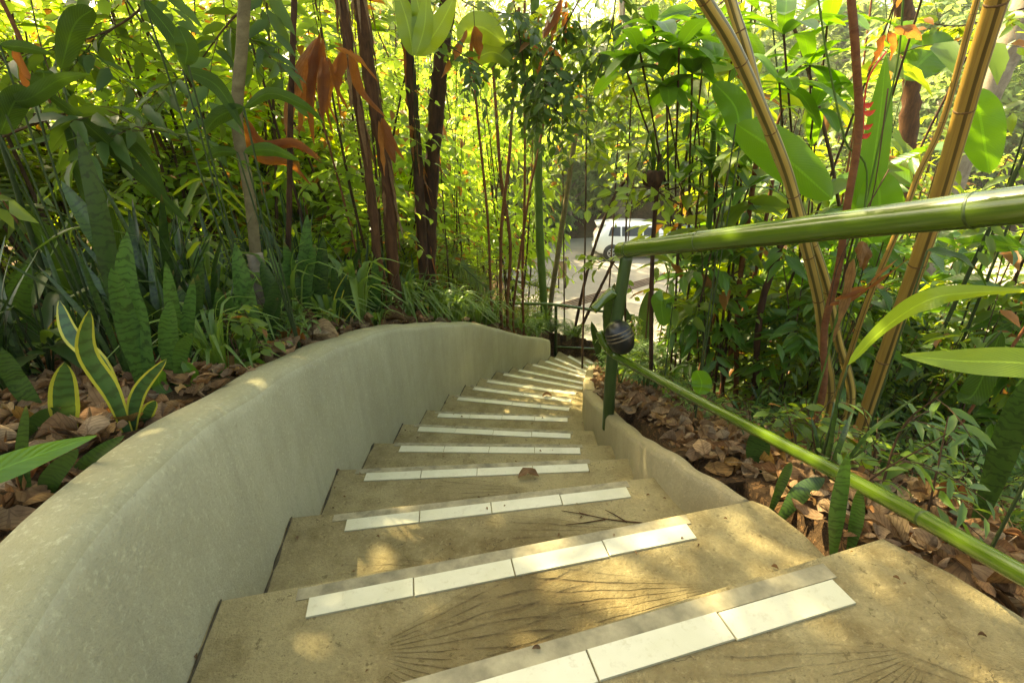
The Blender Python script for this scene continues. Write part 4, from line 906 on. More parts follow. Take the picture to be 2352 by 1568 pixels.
dryleaf([(2040, 75), (2060, 100), (2045, 140)], 1.9, 36, 'curled dark red dead leaf on the wiry stem between the yellow bamboos', k=3)
dryleaf([(1975, 555), (1985, 590), (1975, 620)], 1.75, 40, 'pale papery dead leaf below the top rail beside the red brown cane', 'dry', k=3)
dryleaf([(1905, 700), (1960, 690), (2010, 650)], 1.8, 30, 'curled rust dead leaf across the foot of the thin canes', k=3)

# ---- canes in the middle and right
CG = 'thin reddish canes behind the banana stems'
for (pts, Y, wp) in [([(1150, 690), (1152, 520), (1168, 380), (1180, 200)], 4.6, 9), ([(1165, 700), (1172, 560), (1150, 400), (1140, 260)], 4.7, 9), ([(1180, 700), (1215, 450), (1240, 330), (1262, 200)], 4.8, 7), ([(1128, 690), (1120, 500), (1100, 300)], 4.9, 7), ([(1200, 640), (1205, 440), (1205, 180)], 5.2, 7)]:
    trunk(pts, Y, wp, 'twig_red', 'thin_cane', 'thin red brown cane standing in the shrubs behind the banana stems', 'cane', group=CG, seg=6)
trunk([(1252, 740), (1245, 640), (1238, 500), (1235, 300), (1230, 80)], 7.8, 20, 'stem_green', 'thin_tree', 'mossy green trunk right of the reddish canes where the far railing starts', 'tree', seg=8)
trunk([(1262, 720), (1285, 560), (1300, 460), (1314, 362)], 8.2, 13, 'bark_tan', 'bamboo_stake', 'pale slanting bamboo stake leaning right above the far railing', 'stake', seg=8)
trunk([(1318, 770), (1345, 640), (1378, 530), (1412, 450), (1440, 410)], 4.4, 8, 'bark_dark', 'bare_sapling', 'thin dark stem slanting up right in front of the white car', 'stem', seg=6)
trunk([(1312, 800), (1350, 720), (1382, 655)], 4.4, 8, 'bark_dark', 'bare_sapling', 'short broken dark stick leaning right of the far railing', 'stem', seg=6)
trunk([(1495, 850), (1496, 700), (1500, 560), (1508, 450), (1512, 400)], 3.1, 11, 'bark_dark', 'bare_sapling', 'dark upright stem carrying the brown fibre pot right of the handrail post', 'stem', seg=8)
trunk([(1626, 850), (1615, 740), (1606, 640), (1628, 520), (1634, 400)], 3.3, 15, 'stem_green', 'slender_tree', 'green brown stem under the whorls of broad leaves', 'shrub', seg=8)
trunk([(1690, 900), (1692, 760), (1700, 640), (1722, 480)], 3.2, 13, 'twig_red', 'thin_cane', 'red brown cane between the whorled shrub and the yellow bamboo', 'cane', seg=8)
trunk([(1735, 900), (1738, 800), (1752, 690), (1795, 560)], 2.9, 16, 'bark_dark', 'thin_cane', 'dark knotty cane just left of the yellow bamboo', 'cane', seg=8, rough=.12)
trunk([(1660, 880), (1700, 740), (1745, 590), (1760, 500)], 3.4, 10, 'twig_red', 'thin_cane', 'thin cane slanting right behind the dark knotty one', 'cane', seg=6)
pot = thing('fibre_pot', 'dark brown fibre pot of an orchid hanging on the dark upright stem', 'plant pot', tuple(at(1500, 410, 3.05))); mb = MB(); c = at(1500, 412, 3.05)
tube(mb, [c + [0, 0, -.055], c + [0, 0, -.045], c + [0, 0, -.01], c + [.0, 0, .04], c + [0, 0, .05]], [.02, .045, .062, .066, .05], 12, rough=.12); part(mb, 'pot', 'bark_dark', pot)
mb = MB()
for i in range(11):
    a = rng.uniform(0, 6.28); o = np.array([math.cos(a), .5 * math.sin(a), 0]); L_ = rng.uniform(.22, .42); blade(mb, [c + [0, 0, .03], c + o * L_ * .4 + [0, 0, L_ * rng.uniform(.2, .8)], c + o * L_ + [0, 0, L_ * rng.uniform(-.2, .7)]], .02, None, 'lance', .3, 8)
part(mb, 'orchid_leaves', 'dark_blade', pot)

# ---- yellow bamboo
for pts, Y, wp, mt, rings, lb_ in [
    ([(1905, 915), (1893, 800), (1880, 690), (1850, 560), (1808, 400), (1740, 230), (1680, 100), (1618, 0)], [2.05, 2.03, 2.0, 1.95, 1.9, 1.8, 1.72, 1.65], 28, 'culm_yellow', .26, 'bright yellow bamboo culm with a dark stripe, leftmost of the clump'),
    ([(1955, 915), (1925, 780), (1895, 640), (1832, 470), (1762, 290), (1715, 120), (1690, 40)], [2.15, 2.15, 2.12, 2.08, 2.0, 1.95, 1.95], 23, 'culm_yellow', .24, 'paler yellow bamboo culm close behind the leftmost one'),
    ([(1990, 945), (2060, 740), (2130, 540), (2190, 340), (2238, 170), (2290, 0)], [1.9, 1.8, 1.7, 1.6, 1.52, 1.45], 42, 'culm_orange', .27, 'thickest amber bamboo culm leaning right beyond the top rail'),
    ([(1935, 870), (1990, 700), (2065, 520), (2110, 400), (2165, 280), (2230, 50)], [2.0, 1.95, 1.9, 1.88, 1.85, 1.8], 14, 'culm_orange', .3, 'slim orange bamboo culm just left of the thickest one'),
    ([(1890, 900), (1893, 760), (1925, 620), (1945, 480), (1972, 300), (1965, 120), (1955, 0)], [1.95, 1.95, 1.92, 1.9, 1.88, 1.85, 1.85], 17, 'twig_red', .09, 'red brown ringed cane rising between the two groups of bamboo')]:
    trunk(pts, Y, wp, mt, 'yellow_bamboo', lb_, 'bamboo', rings=rings, rough=.02, seg=20, n=8)
for pts, Y, wp, lb_ in [([(1985, 480), (1940, 320), (1900, 130), (1880, 0)], 1.9, 5, 'wiry green stem left of the red brown cane'), ([(1970, 540), (2015, 350), (2060, 150), (2075, 0)], 1.95, 5, 'wiry pale stem crossing before the upright strap leaf')]:
    trunk(pts, Y, wp, 'stem_green', 'wiry_vine', lb_, 'stem', seg=5)
trunk([(2185, 420), (2225, 300), (2290, 170), (2345, 40)], 5.2, 60, 'bark_pale', 'tree', 'pale mottled tree trunk leaning right behind the thickest bamboo', 'tree', seg=14, rough=.03)
trunk([(2055, 520), (2080, 350), (2095, 180), (2080, 60)], 6.5, 40, 'bark_red', 'tree', 'brown vine covered trunk in the shade behind the upright strap leaf', 'tree', seg=12, rough=.1)

# ---- named big leaves
def bigleaf(leaves, label, name='heliconia', mat='paddle', cat='plant', basepix=None, group=None, stalk=.0035):
    """leaves: (points in photo base->tip, Y or list, width px, profile, fold, side)"""
    first = leaves[0]; Yb = first[1] if np.isscalar(first[1]) else first[1][0]; b = at(*first[0][0], Yb); g = np.array([b[0], b[1], gz(b[0], b[1])])
    if basepix: g = gp(*basepix)
    root = thing(name, label, cat, tuple(g), group); mb = MB(); sm = MB()
    for pts, Y, wpx, prof, fold, side in leaves:
        Ys = [Y] * len(pts) if np.isscalar(Y) else Y; P = [at(u, v, y) for (u, v), y in zip(pts, Ys)]; d_ = np.mean([zdepth(p) for p in P]); W = wpx / FPX * d_
        sd_ = unit(np.cross(unit(P[-1] - P[0]), ray(*pts[len(pts) // 2]))) if side is None else np.array(side, float)
        blade(mb, P, W, sd_, prof, fold, 24, wave=.13); mid = (P[0] + g) / 2 + [0, 0, -.05 * np.linalg.norm(P[0] - g)]
        tube(sm, crom([g - [0, 0, .03], mid, P[0]], 5), [stalk * 1.4, stalk, stalk * .8], 6)
    part(mb, 'leaves', mat, root); part(sm, 'stalks', 'dark_cane', root); return root
bigleaf([([(1948, 838), (2030, 755), (2130, 690), (2230, 672), (2380, 668)], [1.15, 1.1, 1.02, .98, .95], 46, 'lance', .35, [.2, -.2, 1])], 'long yellow green ginger leaf arching right across the bamboo feet', 'ginger_plant', 'paddle_yellow')
bigleaf([([(2480, 860), (2352, 834), (2200, 828), (2070, 815)], [.80, .82, .86, .90], 66, 'lance', .2, [.1, .5, 1])], 'bright folded ginger leaf pointing left from the right edge', 'ginger_plant', 'paddle_yellow')
bigleaf([([(2238, 205), (2255, 290), (2272, 398)], 2.6, 78, 'ellip', .2, None)], 'bright green oval leaf hanging tip down right of the thickest bamboo')
bigleaf([([(1690, 285), (1800, 360), (1912, 458)], 2.1, 92, 'ellip', .25, None), ([(1700, 330), (1690, 250), (1640, 190)], 2.3, 60, 'ellip', .2, None)], 'large green paddle leaf slanting down right behind the leftmost bamboo')
bigleaf([([(1985, 560), (2000, 420), (2022, 260), (2035, 125)], 2.2, 56, 'lance', .3, None), ([(1975, 560), (1972, 450), (1985, 330)], 2.3, 50, 'lance', .3, None), ([(2000, 560), (2020, 480), (2015, 395)], 2.1, 88, 'ellip', .2, None)], 'tall upright strap leaved heliconia between the bamboo groups')
bigleaf([([(2080, 185), (2130, 130), (2190, 90)], 3.8, 90, 'ellip', .3, None), ([(2040, 110), (2075, 80), (2110, 140)], 3.6, 50, 'ellip', .3, None)], 'wide green leaf behind the slim orange bamboo', 'heliconia', 'glossy')
bigleaf([([(2130, 575), (2190, 590), (2240, 620), (2268, 665)], 1.5, 40, 'lance', .3, [.1, 1, .4]), ([(2300, 760), (2240, 900), (2200, 920)], 1.3, 50, 'ellip', .2, None)], 'bluish green bent leaf beneath the top rail at the right', 'ginger_plant', 'dark_blade')
bigleaf([([(1605, 905), (1612, 880), (1600, 850)], 1.75, 44, 'ellip', .15, None)], 'single bright oval leaf sprouting above the lower rail', 'seedling', 'paddle')
bigleaf([([(1545, 700), (1520, 690), (1525, 750)], 2.6, 46, 'ellip', .2, None)], 'dark rounded leaf hanging right of the dark upright stem', 'vine', 'glossy')
bigleaf([([(955, 130), (975, 60), (980, -30)], 3.0, 42, 'lance', .3, None), ([(950, 130), (935, 50), (905, -40)], 3.1, 50, 'lance', .3, None), ([(960, 130), (1010, 60), (1050, -20)], 3.1, 50, 'lance', .3, None), ([(955, 130), (965, 40), (940, -60)], 3.1, 40, 'lance', .3, None)], 'yellow green bird nest fern fanning up between the banana stems', 'bird_nest_fern', 'paddle_yellow', basepix=(950, 690))
bigleaf([([(1050, 90), (1100, 62), (1160, 100)], 3.8, 60, 'ellip', .3, None), ([(1070, 150), (1130, 120), (1180, 150)], 3.9, 40, 'ellip', .3, None)], 'broad pale leaf arching right of the thickest banana stem', 'banana_shoot', 'paddle_yellow', basepix=(1030, 690))
bigleaf([([(-200, 1150), (-20, 1085), (100, 1040), (222, 1000)], [.42, .45, .48, .52], 56, 'lance', .15, None)], 'pale green broad leaf reaching in from the left edge above the wall', 'ginger_plant', 'glossy', basepix=(-150, 1060))
# dark blades upper left
bigleaf([([(420, 160), (500, 200), (560, 300)], 1.9, 34, 'lance', .3, None), ([(330, 0), (400, 90), (440, 190)], 1.8, 34, 'lance', .3, None), ([(410, 60), (430, 110), (425, 150)], 1.75, 46, 'ellip', .2, None)], 'cluster of dark drooping leaves at the upper left', 'ginger_plant', 'dark_blade')
bigleaf([([(560, 250), (620, 215), (700, 245), (745, 285)], [1.9, 1.85, 1.8, 1.8], 26, 'lance', .3, [.1, -.3, 1]), ([(560, 245), (500, 270), (462, 315)], 1.9, 34, 'lance', .3, [.3, -.3, 1]), ([(560, 350), (620, 345), (690, 370)], 1.9, 30, 'lance', .3, [0, -.2, 1]), ([(545, 350), (500, 350), (470, 370)], 1.9, 24, 'lance', .3, [0, -.3, 1])],
        'dark green arching leaves crossing the grey tan stem', 'dracaena', 'dark_blade')
bigleaf([([(250, 600), (200, 420), (175, 330), (130, 240)], 1.9, 40, 'lance', .3, None), ([(440, 520), (300, 380), (180, 270), (60, 180)], [2.0, 1.9, 1.8, 1.7], 30, 'lance', .3, None), ([(400, 500), (320, 350), (200, 300), (0, 350)], 2.0, 26, 'lance', .3, None), ([(260, 620), (262, 560), (215, 350)], 2.1, 34, 'lance', .3, None)],
        'long near black blades slanting up to the left edge', 'heliconia', 'dark_blade')
bigleaf([([(0, 230), (60, 230), (135, 185), (205, 170)], 1.6, 36, 'lance', .2, [.1, -.4, 1]), ([(140, 160), (170, 60), (215, 20)], 1.9, 50, 'ellip', .2, None), ([(0, 105), (60, 110), (120, 125)], 1.7, 26, 'lance', .3, [0, -.3, 1]), ([(0, 310), (30, 240), (60, 200)], 1.6, 50, 'ellip', .2, None), ([(80, 240), (100, 180), (95, 160)], 1.7, 40, 'ellip', .2, None)],
        'dark oval leaves at the top left corner', 'ginger_plant', 'dark_blade')
fl = thing('heliconia_flower', 'small red hanging heliconia flower beside the red brown cane', 'flower', tuple(at(1985, 200, 2.0))); mb = MB(); sm_ = MB()
for i, (u, v, du) in enumerate([(1985, 240, 22), (1982, 258, 30), (1980, 275, -18), (1982, 290, 24), (1984, 225, -16), (1980, 310, 22)]):
    blade(mb, [at(u, v, 2.0), at(u + du * .5, v + 4, 1.99), at(u + du, v - 6, 1.98)], .02, [0, .4, 1], 'lance', .5, 6)
tube(sm_, crom([at(2035, 120, 2.05), at(2005, 160, 2.0), at(1988, 210, 2.0), at(1981, 320, 2.0)], 4), [.004, .003], 5); part(mb, 'bracts', 'flower', fl); part(sm_, 'stalk', 'flower', fl)

# whorled broad leaf shrub centre right
def whorls(cents, label, Lf, Wf, mat='glossy', root=None, base=None, nl=9, name='frangipani'):
    g = base if base is not None else on_ground(*at(*cents[0][:2], cents[0][2])[:2]); root = thing(name, label, 'shrub', tuple(g)); mb = MB(); sm = MB()
    hub = np.mean([at(*q) for q in cents], 0); hub = g * .35 + hub * .65; tube(sm, crom([g - [0, 0, .05], g * .5 + hub * .5 + [.05, .04, 0], hub], 6), [.016, .012], 8)
    for (u, v, Y) in cents:
        c = at(u, v, Y)
        for i in range(nl):
            a = i * 2.4 + rng.uniform(-.3, .3); el = rng.uniform(-.5, .7); o = np.array([math.cos(a) * math.cos(el), math.sin(a) * math.cos(el) , math.sin(el)]); L_ = Lf * rng.uniform(.7, 1.15)
            blade(mb, [c, c + o * L_ * .5 + [0, 0, .04 * L_], c + o * L_ - [0, 0, .18 * L_]], Wf * rng.uniform(.8, 1.15), None if abs(o[2]) < .9 else [1, 0, 0], 'ellip', .2, 8)
        tube(sm, crom([hub, hub * .5 + c * .5 + rng.normal(0, .05, 3), c], 5), [.009, .005], 5)
    part(mb, 'foliage', mat, root); part(sm, 'stems', 'twig', root); return root
gb = gp(1626, 850)
whorls([(1470, 120, 2.5), (1440, 165, 2.6), (1530, 200, 2.6), (1590, 170, 2.5), (1560, 110, 2.4), (1620, 90, 2.6), (1500, 60, 2.6)], 'whorls of broad oval green leaves at the top centre right', .22, .085, 'paddle', base=gb)
whorls([(1634, 390, 3.2), (1580, 330, 3.3), (1690, 350, 3.1), (1560, 420, 3.2), (1650, 300, 3.0), (1720, 430, 3.0), (1600, 260, 3.1)], 'whorls of glossy dark leaves on the green brown stem', .30, .06, 'glossy', base=gb)
whorls([(1800, 80, 2.4), (1860, 150, 2.6), (1900, 60, 2.7), (1790, 190, 2.5), (1870, 250, 2.6)], 'broad pointed leaves behind the leftmost bamboo at the top', .34, .07, 'paddle', base=gp(1840, 880))

# ---- shrubs on the right bank and beyond the bend
def open_view(x, y, far=26):
    d = unit(np.array([x, y])); a, b = ray(1262, 600), ray(1560, 600); t_ = d[0] / d[1] if d[1] > 0 else 9; r_ = .75 / max(1, math.hypot(x, y))
    return a[0] / a[1] - r_ < t_ < b[0] / b[1] + r_ and math.hypot(x, y) < far
def clear(x, y): return float(sdist(np.array([x]), np.array([y]), Rline)[0]) < -.25
RG = 'leafy shrubs on the right bank'
rb_ = [shrub(*[(3.1, 5.6), (3.0, 3.9), (4.4, 4.8), (2.4, 4.6)][i], [1.7, 1.5, 1.9, 1.2][i], 'leafy green shrub on the bank between the stairs and the yard', RG, ['shrub', 'thicket_dark', 'shrub', 'thicket'][i], nst=6, spread=.55, ns=70, nl=8, LL=[.12, .15, .10, .11][i], WW=[.05, .04, .045, .05][i], slen=.38, srad=.008, zmin=.2) for i in range(4)]
for j in range(110):
    u = rng.uniform(1480, 2500); az = math.atan2(*ray(u, 500)[:2]); rr = rng.uniform(3.4, 9.5); x, y = rr * math.sin(az), rr * math.cos(az)
    if not clear(x, y) or open_view(x, y): continue
    s_ = rng.uniform(.55, 1.0) * min(1.35, .6 + rr * .09)
    if u > 2000 and rr < 4.5: s_ *= .6
    dup(rb_[rng.integers(0, 4)], x, y, s_, rng.uniform(0, 6.28))
# undergrowth of small plants near the stair's right
SG = 'small seedlings in the litter'
seeds = [shrub(*[(1.35, 1.9), (1.2, 2.5), (1.6, 2.3)][i], .26, 'small leafy seedling in the litter right of the stairs', SG, ['shrub', 'grassy', 'fern'][i], name='seedling', cat='seedling', nst=3, spread=.1, ns=12, nl=5, LL=.06, WW=[.03, .014, .02][i], slen=.12, srad=.003, zmin=.3) for i in range(3)]
for j in range(170):
    x, y = rng.uniform(.75, 3.4), rng.uniform(.9, 5.2)
    if not clear(x, y) or (y < 1.9 and rng.random() < .55): continue
    dup(seeds[rng.integers(0, 3)], x, y, rng.uniform(.5, 1.5), rng.uniform(0, 6.28))
# ferns by the bend
def fern(x, y, label, group, Lf=.5, n=9, mat='fern'):
    b = on_ground(x, y); root = thing('fern', label, 'fern', tuple(b), group); mb = MB(); st = MB()
    for i in range(n):
        a = i * 2.4 + rng.uniform(-.4, .4); o = np.array([math.cos(a), math.sin(a), 0]); el = rng.uniform(.5, 1.2); L_ = Lf * rng.uniform(.7, 1.2)
        P = crom([b, b + o * L_ * .35 * math.cos(el) + [0, 0, L_ * .5 * math.sin(el)], b + o * L_ * .9 + [0, 0, L_ * (.6 * math.sin(el) - .1)]], 10); tube(st, P, [.003, .001], 3, cap=False)
        T = unit(np.gradient(P, axis=0)); s = unit(np.cross(T, [0, 0, 1.])); m = len(P)
        for sg in (-1, 1):
            w_ = np.sin(np.pi * np.linspace(.12, 1, m) ** .8) * L_ * .22 + .004
            cloud(mb, P, s * sg + T * .35, np.cross(s, T) + rng.normal(0, .1, (m, 3)), w_, np.full(m, L_ * .035), TPL_LO)
    part(mb, 'fronds', mat, root); part(st, 'stalks', 'stem_green', root); return root
FG = 'ferns around the bend of the stairs'
ferns = [fern(1.75 + .3 * i, 6.0 + .5 * i, 'feathery fern on the bank at the bend below the curb', FG, .55) for i in range(2)]
for x, y in [(1.5, 5.2), (1.9, 5.0), (1.3, 4.6), (2.1, 6.6), (2.5, 5.7), (1.1, 7.9), (.7, 7.6), (1.6, 8.6), (2.2, 8.4), (.4, 7.4), (2.6, 7.2), (1.7, 5.8), (1.2, 8.5), (2.9, 6.3)]:
    dup(ferns[rng.integers(0, 2)], x, y, rng.uniform(.8, 1.5), rng.uniform(0, 6.28))
# strap leaved clumps along the left wall beyond the crest
def strapclump(x, y, label, group, n=26, L0=.45, W0=.018, mat='grassy'):
    b = on_ground(x, y); root = thing('strap_leaf_plant', label, 'plant', tuple(b), group); mb = MB()
    for i in range(n):
        a = rng.uniform(0, 6.28); o = np.array([math.cos(a), math.sin(a), 0]); L_ = L0 * rng.uniform(.6, 1.2); k_ = rng.uniform(.25, .9)
        blade(mb, [b + o * .02, b + o * L_ * .35 * k_ + [0, 0, L_ * .6], b + o * L_ * k_ + [0, 0, L_ * (.95 - .75 * k_)]], W0 * rng.uniform(.7, 1.3), np.cross(o, [0, 0, 1]), 'lance', .35, 8)
    part(mb, 'leaves', mat, root); return root
SGp = 'strap leaved plants behind the wall'
sc_ = [strapclump(-1.15, 3.4, 'tuft of narrow arching green leaves behind the wall', SGp), strapclump(-.95, 4.4, 'tuft of narrow arching green leaves behind the wall', SGp, 20, .5, .03), strapclump(-1.0, 2.5, 'tuft of narrow arching green leaves behind the wall', SGp, 18, .38, .026)]
for j in range(72):
    kk = rng.uniform(2.7, 16.5); i0 = int(kk); f = kk - i0; Pq = np.array(Lp[i0]) * (1 - f) + np.array(Lp[min(i0 + 1, 17)]) * f; t_ = unit(np.array(Lp[min(i0 + 1, 17)]) - np.array(Lp[i0])); nn = np.array((-t_[1], t_[0]))
    p = Pq + nn * (.21 + 1.3 * rng.random() ** 2.4)
    if roomy(p): dup(sc_[rng.integers(0, 3)], p[0], p[1], rng.uniform(.4, .8) if kk < 5 else rng.uniform(.6, 1.15), rng.uniform(0, 6.28))
for j in range(70):
    kk = rng.uniform(2.2, 9); i0 = int(kk); f = kk - i0; Pq = np.array(Lp[i0]) * (1 - f) + np.array(Lp[i0 + 1]) * f; t_ = unit(np.array(Lp[i0 + 1]) - np.array(Lp[i0])); nn = np.array((-t_[1], t_[0]))
    p = Pq + nn * (.20 + 1.2 * rng.random() ** 1.6)
    if not roomy(p): continue
    c = dup(seeds[rng.integers(0, 3)], p[0], p[1], rng.uniform(.35, 1.1), rng.uniform(0, 6.28)); c['label'] = 'small leafy seedling in the bed behind the wall'; c['group'] = 'small seedlings behind the wall'
# leafy shrubs behind the wall's crest, up to the bend
HG = 'fine leaved shrubs behind the wall at the bend'
hb = [shrub(*[(-.9, 5.9), (-.4, 6.7)][i], 1.3, 'fine leaved bush behind the wall towards the bend', HG, ['shrub', 'thicket_dark'][i], nst=7, spread=.5, ns=90, nl=9, LL=.085, WW=.028, slen=.35, srad=.006, zmin=.1) for i in range(2)]
for x, y in [(-1.6, 5.4), (-1.2, 6.6), (-.6, 7.6), (-1.9, 6.3), (.1, 7.5), (-.2, 8.3), (-1.3, 7.6), (.3, 8.6), (-.9, 8.8), (-2.2, 5.0), (-.55, 6.2), (-.05, 6.9), (.35, 7.9), (.9, 8.3), (-.8, 10), (0, 10.5), (.5, 9.6), (-.2, 12), (-.9, 11.4)]:
    a_ = x / y; lo = ray(1090, 640); hi = ray(1420, 640); f_ = .38 if (lo[0] / lo[1] < a_ < hi[0] / hi[1] and y < 8.4) else 1
    dup(hb[rng.integers(0, 2)], x, y, rng.uniform(.7, 1.25) * f_, rng.uniform(0, 6.28))

# ---- slim trees that close the view behind the railing and above the yard
MG = 'leafy young trees around the yard'
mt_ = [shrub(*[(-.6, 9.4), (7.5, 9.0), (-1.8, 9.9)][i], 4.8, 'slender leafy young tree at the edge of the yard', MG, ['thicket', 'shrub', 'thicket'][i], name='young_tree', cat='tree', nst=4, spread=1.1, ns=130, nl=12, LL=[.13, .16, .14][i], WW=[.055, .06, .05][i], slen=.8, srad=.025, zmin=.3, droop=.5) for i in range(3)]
mt_[2].location.z += 0
for x, y, s_ in [(-2.2, 10.5, 1.1), (-1.2, 12.5, 1.2), (-3.4, 11, 1.2), (-1.6, 14.5, 1.2), (9.5, 11, 1.2), (12, 9, 1.2), (7.5, 6, 1.0), (9.6, 4.6, 1.1), (5.8, 7.6, .95), (12.5, 6.5, 1.2), (5.0, 7.9, 1.05), (4.2, 8.6, 1.0), (6.8, 7.4, 1.0), (-1.5, 17, 1.3), (10.5, 7.5, 1.1), (8.6, 6.6, .9)]:
    if not open_view(x, y): dup(mt_[rng.integers(0, 3)], x, y, s_, rng.uniform(0, 6.28))
# crowns that close the gap between the far rail and the handrail, above the car
CG2 = 'tall thin trees whose crowns hang above the parked cars'
ct = []
for i, (u, r_, zt_) in enumerate([(1345, 6.6, 0), (1400, 7.4, 0), (1455, 6.2, 0), (1500, 7.8, 0), (1560, 6.4, 0), (1610, 7.2, 0), (1300, 8.6, 0), (1430, 9.2, 0), (1530, 9.6, 0), (1660, 8.6, 0)]):
    d = unit(ray(u, 600)[:2]) * r_; b = on_ground(*d); topz = .75 + .2 * r_; Hh = topz - b[2]; low = (.75 - .06 * r_ - b[2]) / Hh
    shrub(d[0], d[1], Hh, 'tall thin tree with a hanging green crown above the parked cars', CG2, ['shrub', 'thicket', 'thicket_dark'][i % 3], name='tall_sapling', cat='tree', nst=1, spread=.2, ns=36, nl=9, LL=.17, WW=.07, slen=.55, srad=.016, zmin=max(.4, low), droop=.45)
# broad dark leaves between the handrail and the bamboo
WG = 'broad leaved shrubs between the handrail and the bamboo'
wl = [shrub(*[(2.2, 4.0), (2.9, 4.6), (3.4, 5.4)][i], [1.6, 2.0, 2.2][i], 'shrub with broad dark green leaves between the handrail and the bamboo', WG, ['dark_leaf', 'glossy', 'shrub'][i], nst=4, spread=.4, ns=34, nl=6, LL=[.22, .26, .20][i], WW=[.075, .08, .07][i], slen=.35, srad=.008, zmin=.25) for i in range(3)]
for j in range(60):
    u = rng.uniform(1590, 2250) if j < 46 else rng.uniform(2200, 2500); d = unit(ray(u, 600)[:2]) * rng.uniform(3.3, 7.0)
    if clear(d[0], d[1]): dup(wl[rng.integers(0, 3)], d[0], d[1], (rng.uniform(.55, 1.05) if j % 3 else rng.uniform(1.1, 1.6)) * (.75 if u > 2000 else 1), rng.uniform(0, 6.28))
for j in range(16):      # low growth that breaks up the pale yard
    u = rng.uniform(1290, 1600); d = unit(ray(u, 700)[:2]) * rng.uniform(4.6, 8.5)
    if clear(d[0], d[1]) or d[1] > 8.2: dup(wl[rng.integers(0, 3)], d[0], d[1], rng.uniform(.3, .5), rng.uniform(0, 6.28))
# ---- far trees beyond the yard
def bigtree(x, y, h, label, group, mat, nsp, LL, bark='bark_pale'):
    b = on_ground(x, y); root = thing('broadleaf_tree', label, 'tree', tuple(b), group); tr_ = MB(); lf = MB(); top = b + [rng.normal(0, .5), rng.normal(0, .5), h * .75]
    P = crom([b - [0, 0, .2], b * .5 + top * .5 + [.2, .1, 0], top], 6); tube(tr_, P, [h * .022, h * .016, h * .008], 8, rough=.05); starts = []; dirs = []
    for i in range(16):
        t_ = rng.uniform(.12, 1); p = P[int(t_ * (len(P) - 1))]; a = rng.uniform(0, 6.28); L_ = h * rng.uniform(.18, .38) * (1.15 - .5 * t_); e = p + np.array([math.cos(a) * L_, math.sin(a) * L_, L_ * rng.uniform(.1, .8)])
        Q = crom([p, (p + e) / 2 + [0, 0, L_ * .1], e], 3); tube(tr_, Q, [h * .007, h * .002], 5, cap=False)
        m = nsp // 16; q = Q[rng.integers(1, len(Q), m)] + rng.normal(0, h * .055, (m, 3)); starts.append(q); d = rng.normal(0, 1, (m, 3)); d[:, 2] = abs(d[:, 2]) * .5 - .1; dirs.append(d)
    sprays(lf, None, np.concatenate(starts), np.concatenate(dirs), h * .085, 8, LL, LL * .5, .5, TPL_LO)
    part(tr_, 'trunk', bark, root); part(lf, 'crown', mat, root); return root
AG = 'trees on the slope beyond the yard'
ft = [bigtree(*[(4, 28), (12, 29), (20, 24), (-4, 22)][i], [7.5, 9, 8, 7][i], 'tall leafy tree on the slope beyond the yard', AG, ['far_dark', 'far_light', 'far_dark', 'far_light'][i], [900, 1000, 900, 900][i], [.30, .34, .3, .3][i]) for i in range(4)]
for j in range(64):
    az = R(-38 + (j + rng.uniform(0, 1)) / 64 * 96); rr = rng.uniform(26, 48); x, y = rr * math.sin(az), rr * math.cos(az)
    if in_yard(np.array([x]), np.array([y]))[0]: continue
    t1, t2 = ray(1130, 60), ray(1420, 60); gap = t1[0] / t1[1] < x / y < t2[0] / t2[1]
    dup(ft[rng.integers(0, 4)], x, y, rng.uniform(.85, 1.05) if gap else rng.uniform(1.35, 1.85), rng.uniform(0, 6.28))
EG = 'bushes along the far edge of the yard'
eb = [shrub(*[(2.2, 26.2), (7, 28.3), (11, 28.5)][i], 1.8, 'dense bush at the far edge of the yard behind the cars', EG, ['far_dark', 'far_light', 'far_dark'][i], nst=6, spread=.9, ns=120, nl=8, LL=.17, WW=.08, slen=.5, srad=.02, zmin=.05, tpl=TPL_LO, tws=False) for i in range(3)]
for j in range(90):
    i0 = rng.integers(60, len(YARD)); p = YARD[i0] if j < 55 else YARD[rng.integers(24, 60)]; o = unit(p - YARD.mean(0)); q = p + o * rng.uniform(.4, 2.8)
    if (q[1] < 12 and q[0] < 5) or open_view(q[0], q[1], 24): continue
    dup(eb[rng.integers(0, 3)], q[0], q[1], rng.uniform(.8, 1.7), rng.uniform(0, 6.28))

# ---- sprays hanging in front of the view (branches of trees that stand beside the stairs)
def branch(pts, Y, label, nsp, LL, WW, mat, slen=.3, rad=.006, name='leafy_branch', nl=8, droop=.4, smat='twig'):
    Ys = [Y] * len(pts) if np.isscalar(Y) else Y; P = crom([at(u, v, y) for (u, v), y in zip(pts, Ys)], 6); root = thing(name, label, 'branch', tuple(P[0])); st = MB(); lf = MB(); tube(st, P, [rad, rad * .4], 6)
    k_ = rng.integers(1, len(P), nsp); d = rng.normal(0, 1, (nsp, 3)); d[:, 2] = d[:, 2] * .4; d += unit(P[-1] - P[0]) * .5; sprays(lf, st, P[k_], d, slen, nl, LL, WW, droop)
    part(st, 'twigs', smat, root); part(lf, 'foliage', mat, root); return root
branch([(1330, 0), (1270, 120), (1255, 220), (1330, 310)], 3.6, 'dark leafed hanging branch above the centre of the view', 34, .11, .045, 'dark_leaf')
branch([(1180, 0), (1200, 130), (1210, 230)], 3.9, 'drooping branch with small dark leaves right of the thickest banana stem', 30, .11, .045, 'dark_leaf')
branch([(1560, 470), (1480, 430), (1400, 450)], 3.0, 'sunlit maple like leaves left of the fibre pot', 9, .09, .05, 'paddle_yellow', .2, nl=4)
